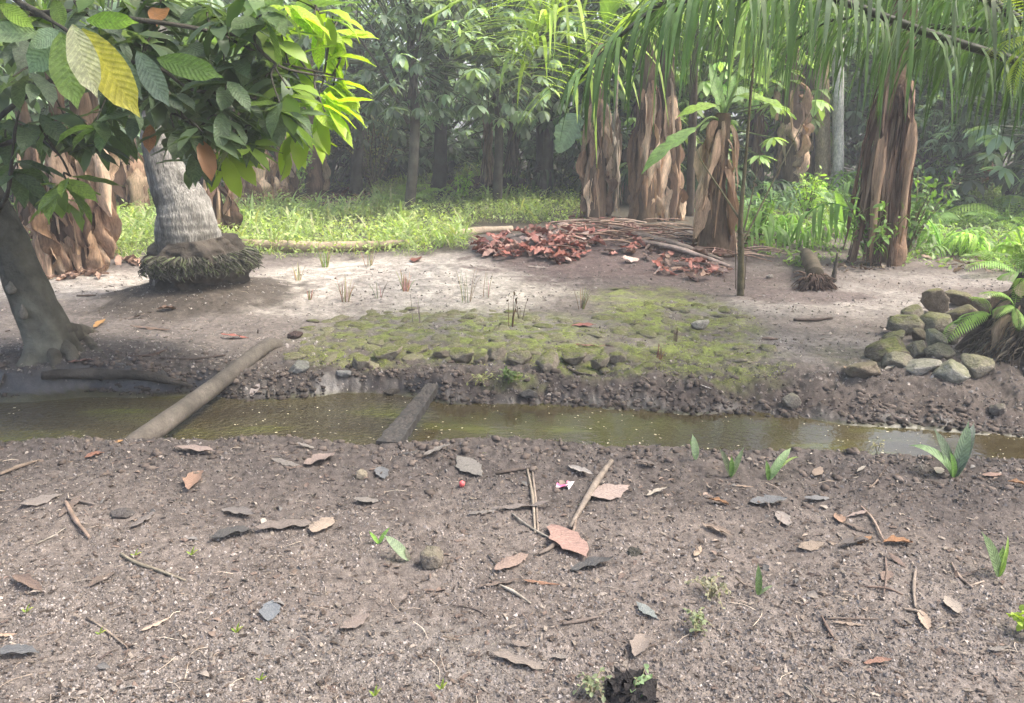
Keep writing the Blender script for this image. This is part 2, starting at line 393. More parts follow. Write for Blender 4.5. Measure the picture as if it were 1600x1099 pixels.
def rnd_dirs(n, up=0.0, r=NR):
    d = r.normal(size=(n, 3)); d[:, 2] = d[:, 2]*0.7+up; return d/np.linalg.norm(d, axis=1, keepdims=True)
# ================================================================ THE GROUND
def build_ground():
    ys = np.concatenate([1.15*np.exp(np.linspace(0, math.log(9.2/1.15), 520))[:-1], 9.2*np.exp(np.linspace(0, math.log(140/9.2), 100))])
    nx = 780
    u = np.linspace(-1, 1, nx); u = 0.75*u+0.25*u**3
    Y = np.repeat(ys[:, None], nx, 1); X = u[None]*(0.82*Y+1.2)
    x = X.ravel(); y = Y.ravel(); z = h_full(x, y)
    z = np.where(y > 22, lerp(h_smooth(x, y), z, 0.5), z)
    N = near_lip(x); Fl = far_line(x); T = top_line(x)
    n1 = noise2(x*1.3, y*1.3, 21); n2 = noise2(x*4, y*4, 22); n3 = noise2(x*12, y*12, 23); n4 = noise2(x*40, y*40, 24)
    def blob(px, py, rx, ry, soft=0.5, wob=0.35):
        c = ground(px, py); a = ground(px, py-ry); b = ground(px, min(py+ry, 1095))
        ryw = abs(a.y-b.y)/2; cy = (a.y+b.y)/2; rxw = rx*c.y/F
        d = np.hypot((x-c.x)/rxw, (y-cy)/ryw) + wob*(0.6*n2+0.4*n3)
        return sstep(1+soft/2, 1-soft/2, d)
    c = np.zeros((len(x), 3)); c[:] = (0.27, 0.222, 0.190)
    def mix(col, f): 
        nonlocal c
        c = c*(1-f[:, None])+np.array(col)*f[:, None]
    mix((0.145, 0.12, 0.107), np.clip(0.85*sstep(1.1, 0.2, (N-y)+0.3*n2)*(y < N)+0.25*sstep(0.2, 0.8, n1), 0, 1))
    mix((0.29, 0.25, 0.22), sstep(2.6, 1.7, y+0.4*n2)*0.4)
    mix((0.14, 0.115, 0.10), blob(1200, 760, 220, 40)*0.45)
    mix((0.31, 0.285, 0.255), blob(560, 1030, 330, 60)*0.3)
    far = y > Fl-0.05
    mix((0.185, 0.150, 0.128), far*1.0*(0.9+0*x))
    mix((0.40, 0.335, 0.29), far*sstep(0.0, 0.5, y-T)*(0.55+0.3*n2))
    mix((0.115, 0.090, 0.078), far*sstep(0.5, 0.0, y-Fl+0.15*n2)*0.8)
    mix((0.13, 0.11, 0.095), far*sstep(-0.8, -1.7, x)*sstep(5.6, 4.9, y+0.2*n2)*0.8)      # darker earth round the leaning tree
    # pale sand, the sunlit patch right of the palm put into its colour
    s = np.maximum.reduce([blob(600, 437, 240, 36), blob(700, 462, 190, 26)*0.8, blob(520, 478, 150, 22)*0.6, blob(130, 445, 150, 22)*0.75, blob(830, 440, 130, 26)*0.55])
    mix((0.98, 0.86, 0.73), s*np.clip(0.80+0.25*n3, 0, 1))
    s = np.maximum.reduce([blob(1350, 470, 140, 30)*0.65, blob(1180, 480, 130, 16)*0.5, blob(1300, 545, 140, 26)*0.35, blob(760, 510, 180, 22)*0.5, blob(1480, 435, 140, 12)*.5])
    mix((0.64, 0.57, 0.50), s*np.clip(0.8+0.3*n3, 0, 1))
    mix((0.22, 0.165, 0.15), np.maximum(blob(1260, 462, 110, 16), blob(1030, 425, 190, 40)*0.9)*0.8)
    mix((0.24, 0.17, 0.155), blob(930, 400, 190, 38)*0.85)
    mix((0.15, 0.122, 0.098), sstep(1.06, 0.70, np.hypot(x-PALM[0], y-PALM[1])+.12*n2+.08*n3)*0.95)
    # moss
    ms = np.maximum.reduce([blob(720, 525, 240, 42), blob(560, 550, 90, 28)*0.9, blob(1060, 500, 130, 40), blob(1110, 560, 110, 40)*0.85, blob(930, 560, 120, 26),
                            blob(1000, 460, 110, 14)*0.6, blob(800, 602, 60, 18)*0.5])
    mossy = np.clip(ms*(0.58+0.8*n3+0.5*n4+.3*n2), 0, 1)*sstep(0.06, 0.2, y-Fl)
    mcol = np.array((0.28, 0.325, 0.085))*(1+0.35*n2)[:, None]+np.array((0.06, 0.05, 0.01))*np.clip(n4, 0, 1)[:, None]
    c = c*(1-mossy[:, None]*0.92)+mcol*mossy[:, None]*0.92
    gm = np.clip(np.maximum(blob(1340, 560, 60, 20), blob(1180, 600, 60, 10))*0.3*(1+n3), 0, 1); mix((0.17, 0.17, 0.07), gm)
    z = z+mossy*0.006*(0.5+n3)
    # leaf-strewn floor under the trees
    mix((0.14, 0.12, 0.08), sstep(10.3, 11.2, y+0.3*n2)*0.75)
    mix((0.115, 0.072, 0.06), np.maximum(blob(780, 292, 90, 18), blob(520, 315, 70, 16))*0.9)
    inw = (y > N+0.03) & (y < Fl+0.015)
    mix((0.11, 0.10, 0.05), inw*1.0)
    wet = sstep(0.14, 0.02, y-Fl+0.05*n3)*far*1.0
    wet = np.maximum(wet, inw*1.0)
    c = c*(1+0.12*n3+0.14*n4+.10*noise2(x*95, y*95, 25))[:, None]; c = np.clip(c*np.array((.415, .430, .445))*(1-0.35*wet*(y > Fl))[:, None], 0.01, 1)
    g = Geo(); g.add(np.stack([x, y, z], 1), grid_quads(len(ys), nx)[:, ::-1], None, c)
    me = g.mesh('ground')
    a = me.attributes.new('wet', 'FLOAT', 'POINT'); a.data.foreach_set('value', np.clip(wet, 0, 1).astype(np.float32))
    link('ground', me, M['soil'], kind='structure')
build_ground()

def water_material():
    m = bpy.data.materials.new('murky_water'); m.use_nodes = True; T = m.node_tree; N = T.nodes.new; L = T.links.new
    b = T.nodes['Principled BSDF']; b.inputs['Roughness'].default_value = 0.06; b.inputs['IOR'].default_value = 1.33
    tc = N('ShaderNodeTexCoord'); n = N('ShaderNodeTexNoise'); n.inputs['Scale'].default_value = 1.9; n.inputs['Detail'].default_value = 5
    mp = N('ShaderNodeMapping'); mp.inputs['Scale'].default_value = (0.7, 2.0, 1); L(tc.outputs['Object'], mp.inputs[0]); L(mp.outputs[0], n.inputs['Vector'])
    cr = N('ShaderNodeValToRGB'); L(n.outputs['Fac'], cr.inputs[0]); e = cr.color_ramp.elements
    e[0].position = 0.34; e[0].color = (0.032, 0.025, 0.013, 1); e[1].position = 0.70; e[1].color = (0.072, 0.076, 0.018, 1)
    k = e.new(0.55); k.color = (0.052, 0.044, 0.022, 1)
    L(cr.outputs[0], b.inputs['Base Color'])
    n2 = N('ShaderNodeTexNoise'); n2.inputs['Scale'].default_value = 34; n2.inputs['Detail'].default_value = 3
    mp2 = N('ShaderNodeMapping'); mp2.inputs['Scale'].default_value = (0.8, 1.0, 1); L(tc.outputs['Object'], mp2.inputs[0]); L(mp2.outputs[0], n2.inputs['Vector'])
    # livelier ripples on the left of the plank, where the water runs
    sx = N('ShaderNodeSeparateXYZ'); L(tc.outputs['Object'], sx.inputs[0])
    mr = N('ShaderNodeMapRange'); mr.inputs[1].default_value = -0.4; mr.inputs[2].default_value = -0.8; mr.inputs[3].default_value = 0.05; mr.inputs[4].default_value = 1.0
    L(sx.outputs[0], mr.inputs[0])
    bp = N('ShaderNodeBump'); bp.inputs['Distance'].default_value = 0.03; L(mr.outputs[0], bp.inputs['Strength']); L(n2.outputs['Fac'], bp.inputs['Height']); L(bp.outputs[0], b.inputs['Normal'])
    return m
def build_water():
    xs = np.linspace(-9, 9, 60); g = Geo()
    V = np.array([[(x, near_lip(np.array([x]))[0]-0.02+t*(far_line(np.array([x]))[0]+0.45-near_lip(np.array([x]))[0]+0.02), WATER) for t in (0, 0.5, 1)] for x in xs]).reshape(-1, 3)
    g.add(V, grid_quads(60, 3)[:, ::-1])
    link('ditch_water', g.mesh('ditch_water'), water_material(), kind='structure')
build_water()

def ico(sub):
    import bmesh
    bm = bmesh.new(); bmesh.ops.create_icosphere(bm, subdivisions=sub, radius=1.0)
    v = np.array([p.co[:] for p in bm.verts]); f = np.array([[q.index for q in p.verts] for p in bm.faces]); bm.free(); return v, f
# ---- soil crumbs and plant flecks lying everywhere on the bare ground
def lump_tpl(seed):
    r = np.random.RandomState(seed)
    v = np.array([(1, 0, -.3), (-.5, .87, -.3), (-.5, -.87, -.3), (0, 0, 0.9), (.5, .4, .5)], float)*r.uniform(0.7, 1.2, (5, 1))+r.uniform(-.2, .2, (5, 3))
    t = [(0, 4, 3), (0, 1, 4), (1, 3, 4), (1, 2, 3), (2, 0, 3)]
    return (v, [], t, None)
def rand_near(n, y0, y1, power=1.0, spread=0.85):
    a = NR.rand(n); y = 1/(1/y0+(1/y1-1/y0)*a) if power else y0+(y1-y0)*a
    x = (NR.rand(n)*2-1)*(spread*y+0.3); return x, y
def rot_rand(n, tilt=1.0):
    d = NR.normal(size=(n, 3)); d[:, 2] *= tilt; up = NR.normal(size=(n, 3))*tilt+np.array([0, 0, 1.5*(1-tilt)+0.01])
    return frames_np(d, up)
def crumbs():
    g = Geo()
    for s in range(4):
        n = 48000
        x, y = rand_near(n, 1.3, 8.5); N = near_lip(x); Fl = far_line(x)
        dens = noise2(x*2.2, y*2.2, 31)*0.5+noise2(x*7, y*7, 33)*0.4+0.55
        dens = np.where((y > Fl) & (y < Fl+0.6), dens+0.6, dens)
        dens = np.where(y > Fl+0.7, dens-0.15, dens)
        ok = (((y < N+0.02) | (y > Fl+0.02)) & (NR.rand(n) < dens)); x = x[ok]; y = y[ok]; m = len(x)
        sz = 0.0026+0.0052*NR.rand(m)**4*(1+0.6*sstep(0.6, 0, near_lip(x)-y)); sz = sz*(1+0.10*y)
        z = h_full(x, y)+sz*0.3
        k = NR.rand(m); c = np.where(k[:, None] < 0.62, np.array([[0.128, 0.114, 0.105]]), np.where(k[:, None] < 0.93, np.array([[0.185, 0.168, 0.156]]), np.array([[0.24, 0.21, 0.185]])))
        c = c*NR.uniform(0.55, 1.7, (m, 1))
        c = c*(1-.35*sstep(1.1, .3, near_lip(x)-y)*(y < near_lip(x)))[:, None]
        c = c*np.where((y > far_line(x)+.75)[:, None], 1.25, 1)
        c = c*np.where((y > far_line(x))[:, None] & (y < far_line(x)+0.4)[:, None], 0.8, 1)
        scatter(g, lump_tpl(s), np.stack([x, y, z-sz*.25], 1), frames_np(np.concatenate([NR.normal(size=(m, 2)), .25*NR.normal(size=(m, 1))], 1), np.repeat([[0, 0, 1.0]], m, 0)), sz, c)
    link('soil_crumbs', g.mesh('soil_crumbs', False), M['crumb'], kind='stuff')
    g = Geo(); n = 62000
    x, y = rand_near(n, 1.3, 11); N = near_lip(x); Fl = far_line(x); ok = ((y < N+0.02) | (y > Fl+0.05)); x = x[ok]; y = y[ok]; n = len(x)
    t = (np.array([(-.5, 0, 0), (.5, 0, 0.05), (.35, 1, 0.12), (-.3, .9, 0)], float), [(0, 1, 2, 3)], [], None)
    d = NR.normal(size=(n, 3)); d[:, 2] *= 0.12; rot = frames_np(d, np.array([[0, 0, 1.0]])+NR.normal(size=(n, 3))*0.3)
    L_ = (0.004+0.020*NR.rand(n)**5)*(1+0.09*y); W_ = L_*NR.uniform(0.15, 0.6, n)
    pal = .8*np.array([(0.22, 0.185, 0.155), (0.14, 0.11, 0.09), (0.08, 0.065, 0.055), (0.30, 0.26, 0.22), (0.17, 0.13, 0.11)])
    c = pal[NR.randint(0, 5, n)]*NR.uniform(0.7, 1.2, (n, 1))*np.where(y > far_line(x)+.75, 1.1, 1)[:, None]
    scatter(g, t, np.stack([x, y, h_full(x, y)+0.004], 1), rot, np.stack([W_, L_, L_], 1), c)
    link('plant_litter', g.mesh('plant_litter', False), M['dry'], kind='stuff')
    # pale flecks floating on the water
    g = Geo(); n = 900; x = NR.uniform(-4, 4, n); a = near_lip(x)+0.08; b = far_line(x); y = a+(b-a)*NR.rand(n)
    ok = noise2(x*1.5, y*3, 41)+0.5*noise2(x*6, y*8, 42) > 0.05; x = x[ok]; y = y[ok]; n = len(x)
    d = NR.normal(size=(n, 3)); d[:, 2] = 0; rot = frames_np(d, np.repeat([[0, 0, 1.0]], n, 0))
    L_ = 0.004+0.012*NR.rand(n)**2
    scatter(g, (t[0]*np.array([1, 1, 0.05]), t[1], [], None), np.stack([x, y, np.full(n, WATER+0.004)], 1), rot, np.stack([L_*.6, L_, L_], 1), np.array([(0.5, 0.46, 0.34)])*NR.uniform(0.5, 1.2, (n, 1)))
    link('floating_flecks', g.mesh('floating_flecks', False), M['crumb'], kind='stuff')
crumbs()
def clods():
    v, f = ico(1); g = Geo(); n = 5200; x = NR.uniform(-4.2, 4.2, n); k = NR.rand(n)
    y = np.where(k < .75, far_line(x)-.01+np.abs(NR.normal(size=n))*.16, near_lip(x)-np.abs(NR.normal(size=n))*.22+.02)
    ok = noise2(x*4, y*6, 131) > -.35; x, y, k = x[ok], y[ok], k[ok]; n = len(x)
    s = .005+.017*NR.rand(n)**3; sc = np.stack([s*NR.uniform(.8, 1.6, n), s*NR.uniform(.8, 1.4, n), s*NR.uniform(.5, .9, n)], 1)
    for q in range(3):
        tv = v*(1+.5*noise3(v*1.7+q*5, 140+q))[:, None]; m = np.arange(n) % 3 == q; wet = (y[m]-far_line(x[m]) < .05) & (k[m] < .75)
        c = np.where(wet[:, None], np.array([[.045, .038, .033]]), np.array([[.088, .072, .062]]))*NR.uniform(.7, 1.4, (m.sum(), 1))
        scatter(g, (tv, [], f, None), np.stack([x[m], y[m], h_full(x[m], y[m])+s[m]*.15], 1), frames_np(np.concatenate([NR.normal(size=(m.sum(), 2)), np.zeros((m.sum(), 1))], 1), np.repeat([[0, 0, 1.0]], m.sum(), 0)), sc[m], c)
    link('bank_clods', g.mesh('bank_clods'), M['crumb'], kind='stuff')
clods()

# ================================================================ ROCKS AND PAVING
def rock_mesh(name, seed, sub=3, flat=1.0, npl=14, bumpy=0.05):
    v, f = ico(sub); r = np.random.RandomState(seed)
    n = r.normal(size=(npl, 3)); n /= np.linalg.norm(n, axis=1, keepdims=True); d = r.uniform(0.55, 0.92, npl)
    dot = v@n.T; rad = np.min(np.where(dot > 0.05, d[None]/np.maximum(dot, 0.05), 9), axis=1); rad = np.minimum(rad, 1.15)
    v = v*rad[:, None]
    v = v*(1+bumpy*noise3(v*2.5+seed, seed)+bumpy*0.5*noise3(v*7+seed, seed+1))[:, None]
    v[:, 2] *= flat
    return Geo().add(v, None, f).mesh(name)
ROCKS = [rock_mesh('rock', 100+i, 4, 1.0, 22, 0.07) for i in range(8)]
PAVERS = [rock_mesh('stone', 200+i, 2, 0.6, 10, 0.07) for i in range(8)]

def put_rock(px, py, w, h, name, label, cat, group=None, moss=0.5, col=(0.22, 0.2, 0.175), Y=None, zrot=None, sink=0.25, tilt=0.25, base=None):
    """rock whose middle is seen at (px,py), w x h pixels"""
    if Y is None: p = ground(px, py+h*0.42); Yc = p.y+0.02
    else: Yc = Y
    c = atY(px, py, Yc); big = 1.32 if group else 1.12; sx = w/F*Yc/2*big; sz = h/F*Yc/2*big
    sy = max(sx*0.75, sz*0.8)
    o = link(name, R.choice(ROCKS), M['rock'], None, (*jit(col, .85, 1.15), moss))
    o.matrix_basis = Matrix.Translation(c) @ Matrix.Rotation(R.uniform(-tilt, tilt), 4, 'Y') @ Matrix.Rotation(R.uniform(-tilt, tilt), 4, 'X') @ Matrix.Diagonal((sx, sy, sz, 1)) @ Matrix.Rotation(R.uniform(0, 6.28) if zrot is None else zrot, 4, 'Z')
    return tag(o, label, cat, group)
GR, BR = (0.22, 0.198, 0.155), (0.18, 0.148, 0.112)
pile = [  # px, py, w, h, Y, moss, colour, label
 (1463, 471, 40, 44, 6.25, .6, BR, 'tall upright mossy rock standing at the back of the rock pile'),
 (1499, 466, 48, 26, 6.4, .5, BR, 'dark flat-topped rock just right of the tall upright rock'),
 (1462, 505, 68, 38, 6.0, .75, GR, 'broad rounded greenish rock directly below the tall upright rock'),
 (1505, 494, 50, 32, 6.1, .5, BR, 'brown rock wedged right of the broad rounded rock'),
 (1411, 507, 66, 36, 5.95, .95, GR, 'wide rock with bright moss at the back left of the pile'),
 (1436, 524, 26, 26, 5.7, .35, BR, 'small dark cube-like rock in the middle of the pile'),
 (1460, 529, 34, 34, 5.65, .65, (0.32, 0.31, 0.24), 'pale yellowish squarish rock in the centre of the pile'),
 (1482, 531, 26, 22, 5.75, .6, GR, 'small shaded rock right of the pale squarish rock'),
 (1431, 547, 36, 32, 5.5, .4, GR, 'rounded grey rock low in the middle of the pile'),
 (1380, 546, 68, 36, 5.6, 1.0, BR, 'long dark rock with a mossy top at the left side of the pile'),
 (1399, 563, 46, 30, 5.4, .25, GR, 'grey wedge-shaped rock at the front left foot of the pile'),
 (1468, 553, 48, 30, 5.45, .3, GR, 'sloping grey rock right of the rounded rock in the pile'),
 (1443, 573, 56, 26, 5.3, .25, (0.28, 0.265, 0.235), 'flat pale rock lying at the front foot of the pile'),
 (1352, 578, 56, 28, 5.3, .2, BR, 'low brown rock lying apart at the far left end of the pile'),
 (1489, 584, 48, 36, 5.15, .55, (0.31, 0.30, 0.25), 'slanting pale mossy rock beside the dark fallen petiole'),
 (1529, 572, 46, 38, 5.2, .4, GR, 'large squarish grey rock half under the fern-hung stump'),
 (1546, 478, 46, 34, 6.2, .3, BR, 'brown rock behind the fern at the back right of the pile'),
 (1566, 488, 30, 40, 6.0, .3, GR, 'narrow leaning rock between the fern and the stump'),
 (1512, 516, 40, 28, 5.9, .4, BR, 'half hidden rock under the bright fern frond'),
 (1424, 492, 30, 26, 6.2, .8, GR, 'small mossy rock behind the wide mossy one'),
 (1398, 528, 36, 24, 5.85, .8, (0.3, 0.27, 0.2), 'sandy coloured rock between the two mossy rocks on the left of the pile'),
 (1560, 640, 30, 22, 4.75, .1, (0.17, 0.15, 0.135), 'dark muddy rock low in the bank under the stump'),
]
for a in pile: put_rock(a[0], a[1], a[2], a[3], 'rock', a[7], 'rock', 'rocks piled on the right bank', min(1, a[5]*.8+.1), tuple(k*.9 for k in a[6]), None)
singles = [
 (1238, 627, 30, 36, .2, (0.2, 0.18, 0.15), 'egg-shaped dark rock alone at the far water edge'),
 (1092, 508, 34, 22, .15, (0.33, 0.31, 0.28), 'single pale angular rock sitting on the mossy ground'),
 (469, 575, 40, 20, .15, (0.2, 0.2, 0.19), 'flat grey rock at the left tip of the mossy paving'),
 (537, 584, 28, 16, .05, (0.2, 0.2, 0.2), 'smooth grey rock below the mossy paving, right of a smaller one'),
 (507, 590, 26, 13, .05, (0.17, 0.16, 0.16), 'small dark wet rock just above the water near the pole'),
 (829, 616, 32, 18, .0, (0.09, 0.085, 0.08), 'wet dark rock at the water edge beside the green tuft'),
 (613, 612, 26, 16, .0, (0.08, 0.07, 0.06), 'black wet clod at the head of the plank'),
 (675, 873, 56, 46, .2, (0.24, 0.21, 0.17), 'brown flat rock half buried beside the little green sprout'),
 (565, 742, 30, 18, .1, (0.3, 0.26, 0.2), 'small tan rock near the near bank below the pole'),
 (398, 733, 17, 9, .0, (0.34, 0.28, 0.25), 'tiny pinkish pebble on the near bank'),
 (1523, 757, 15, 12, .0, (0.2, 0.17, 0.15), 'round brown pebble right of the big seedling'),
 (190, 803, 42, 16, .0, (0.10, 0.09, 0.085), 'dark clod on the soil at the left'),
 (757, 711, 30, 10, .8, (0.16, 0.16, 0.11), 'greenish mossy clod on the near bank by the water'),
 (1203, 252+180, 12, 8, .0, (0.34, 0.31, 0.28), 'little pale stone on the sandy track at the back'),
 (1426, 857, 12, 8, .0, (0.13, 0.11, 0.1), 'tiny round dark pebble among the orange leaves'),
 (805, 752, 12, 9, .0, (0.25, 0.23, 0.21), 'tiny grey pebble beside the crossed stalks'),
]
for a in singles: put_rock(a[0], a[1], a[2], a[3], 'rock', a[6], 'rock', None, a[4], a[5])
edge = [(721, 556, 44, 26, 'large'), (751, 563, 22, 18, 'narrow'), (773, 552, 30, 24, 'upright'), (812, 559, 36, 24, 'rounded'), (856, 568, 38, 28, 'pyramid-shaped'), (894, 556, 42, 22, 'broad'),
        (938, 566, 32, 22, 'yellowish'), (965, 559, 32, 18, 'low'), (604, 551, 50, 20, 'dark-fronted'), (564, 567, 28, 20, 'squat'), (690, 553, 30, 16, 'flat'), (650, 548, 34, 14, 'thin')]
for a in edge:
    o = put_rock(a[0], a[1], a[2], a[3]*1.1, 'edge_stone', '%s moss-covered stone along the front edge of the mossy paving' % a[4], 'stone', 'stones edging the mossy paving', 1.0, (0.22, 0.19, 0.15))
for c, lab, col in [((460, 524), 'dark curled bark piece at the left of the mossy paving', (0.08, 0.055, 0.05)), ((990, 865), 'black rotten bark chunk on the near ground right of the curled black leaf', (0.05, 0.048, 0.04))]:
    put_rock(c[0], c[1], 46 if c[0] > 900 else 30, 22 if c[0] > 900 else 12, 'bark_chunk', lab, 'bark', None, 0, col)

def paving():
    pav = link('stone_paving', Geo().add([(0, 0, -0.3), (0.1, 0, -0.3), (0, 0.1, -0.3)], None, [(0, 1, 2)]).mesh('stone_paving'), M['rock'], kind='structure') if False else None
    root = bpy.data.objects.new('stone_paving', None); COL.objects.link(root); root['kind'] = 'structure'; root.empty_display_size = 0.1
    c0 = ground(760, 530); root.location = c0
    def inside(px, py):
        a = ((px-700)/245)**2+((py-522)/44)**2 < 1 or ((px-545)/95)**2+((py-552)/26)**2 < 1
        b = ((px-930)/120)**2+((py-553)/28)**2 < 1 or ((px-1050)/115)**2+((py-497)/42)**2 < 1
        c = ((px-1120)/90)**2+((py-560)/36)**2 < 1
        return 1 if a else (1 if b and R.random() < .75 else (0.6 if c and R.random() < 0.35 else 0))
    n = 0; py = 478
    while py < 590:
        row = ground(800, py).y; step = 26*6.0/row; px = 440+R.uniform(0, step)
        while px < 1230:
            q = px+R.uniform(-7, 7), py+R.uniform(-3, 3)
            if inside(*q) and R.random() < 0.86 and n < 298:
                p = ground(*q); s = R.uniform(0.6, 1.25)*0.062
                if p.y > far_line(np.array([p.x]))[0]+0.22:
                    o = link('stone', R.choice(PAVERS), M['rock'], root, (*jit((0.25, 0.22, 0.17), .7, 1.2), R.uniform(0.5, 1.0)))
                    o.matrix_basis = Matrix.Translation(p-c0+Vector((0, 0, -0.005))) @ Matrix.Rotation(R.uniform(-0.18, 0.18), 4, 'X') @ Matrix.Rotation(R.uniform(0, 6.28), 4, 'Z') @ Matrix.Diagonal((s*R.uniform(1, 1.35), s*R.uniform(0.7, 1.1), s*R.uniform(0.4, 0.85), 1))
                    n += 1
            px += step*R.uniform(0.8, 1.3)
        py += 6.6
paving()
# ================================================================ TRUNKS AND LOGS
def coconut_palm():
    base = Vector((PALM[0], PALM[1], hz(*PALM))); Y = base.y
    t = thing('coconut_palm', 'thick grey ringed coconut palm trunk rising from a bulging dark root boss', 'palm tree', base)
    ctr = [(300, 452), (298, 400), (293, 360), (286, 325), (268, 287), (252, 245), (243, 195), (238, 120), (228, -150), (212, -640)]
    pts = [atY(px, py, Y+0.0) for px, py in ctr]
    rad = [0.31, 0.285, 0.265, 0.235, 0.185, 0.14, 0.13, 0.125, 0.12, 0.12]
    def lob(u, a): return 1+0.010*np.sin(u*150+1.5*np.sin(a))+0.02*np.sin(a*5+u*30)+0.012*np.sin(a*17+u*11)
    g = Geo()
    P = tube(g, pts, rad, n=220, seg=72, rough=0.016, rs=6, col=(0.255, 0.245, 0.225), colvar=0.35, lobes=lob, seed=3)
    c = g.c[0].copy(); z = g.v[0][:, 2]; x = g.v[0][:, 0]
    n = noise3(g.v[0]*np.array([16, 16, 3.5]), 77)+.5*noise3(g.v[0]*np.array([34, 34, 8]), 78)
    dark = np.clip(sstep(0.0, 0.5, n)*0.6, 0, 1)
    band = np.exp(-((z-0.86-0.1*(x-base.x))/0.07)**2)*sstep(0.10, -0.05, x-(base.x-0.18))       # dark band on the left side
    dark = np.clip(dark+band*0.9+0.5*sstep(0.62, 0.42, z), 0, 0.95)
    g.c[0] = c*(1-dark[:, None])+np.array((0.07, 0.065, 0.055))*dark[:, None]
    part('trunk', g, M['palm_bark'], t)
    # the boss of old roots round the foot
    g = Geo()
    bp = [atY(306, 452, Y)-Vector((0, 0, .1)), atY(306, 430, Y), atY(308, 415, Y), atY(308, 398, Y), atY(304, 372, Y)]
    def bl(u, a):
        return 1+0.10*np.sin(a*3+1)+0.08*np.sin(a*7+u*5)+0.05*np.sin(a*13+u*9)
    tube(g, bp, [0.42, 0.35, 0.41, 0.41, 0.26], n=60, seg=90, rough=0.075, rs=8, col=(0.055, 0.047, 0.039), colvar=0.5, lobes=bl, seed=8)
    part('root_boss', g, M['bark'], t)
    g = Geo(); kb = atY(247, 388, Y-0.1)
    tube(g, [kb+Vector((0.14, 0, -.05)), kb+Vector((0, 0, -0.02)), kb+Vector((-0.05, 0, 0.03))], [0.10, 0.095, 0.05], n=12, seg=16, rough=0.02, rs=12, col=(0.10, 0.088, 0.072), colvar=.4)
    part('burl', g, M['bark'], t)
    # fringe of hanging rootlets
    g = Geo(); c0 = atY(308, 404, Y)
    for i in range(1100):
        a = R.uniform(PI*1.25, PI*2.25); r0 = 0.40+R.uniform(0, .03); zz = c0.z+R.uniform(-0.05, 0.08)
        p = Vector((c0.x+math.cos(a)*r0, c0.y+math.sin(a)*r0, zz)); ln = R.uniform(0.02, 0.075)
        q = p+Vector((math.cos(a)*0.07+R.uniform(-.03, .03), math.sin(a)*0.07, -ln*0.5)); e = q+Vector((R.uniform(-.02, .05), math.sin(a)*.02, -ln*0.5))
        k = R.uniform(0.4, 1.5); sh = R.random()
        tube(g, [p, q, e], [0.006*R.uniform(.6, 1.5), 0.003], n=4, seg=4, col=tuple(v*k for v in ((0.075, 0.072, 0.058) if sh < .75 else (0.09, 0.105, 0.055))), cap=False)
    part('root_fringe', g, M['fibre'], t, kind='stuff')
    g = Geo()   # roots spreading down the skirt of earth
    for i in range(60):
        a = R.uniform(PI*0.95, PI*2.1); p = []
        for k in range(6):
            r = 0.45+k*0.11*R.uniform(.9, 1.1); aa = a+R.uniform(-.06, .06); x = base.x+math.cos(aa)*r; y = base.y+math.sin(aa)*r
            p.append(Vector((x, y, hz(x, y)+0.012*(1-k/5)+(0.10 if k == 0 else 0))))
        tube(g, p, [0.006*R.uniform(.6, 1.6), 0.002], n=9, seg=5, col=(0.07, 0.058, 0.046), cap=False)
    top = pts[-1]
    g = Geo(); fr = []
    for i in range(10):
        a = i*2.4; el = R.uniform(0.1, 1.0)
        palm_frond_mass(g, top, a, el, 3.8, 34, 0.75, 0.042, (0.075, 0.12, 0.035))
    part('crown', g, M['frond'], t, kind='stuff')

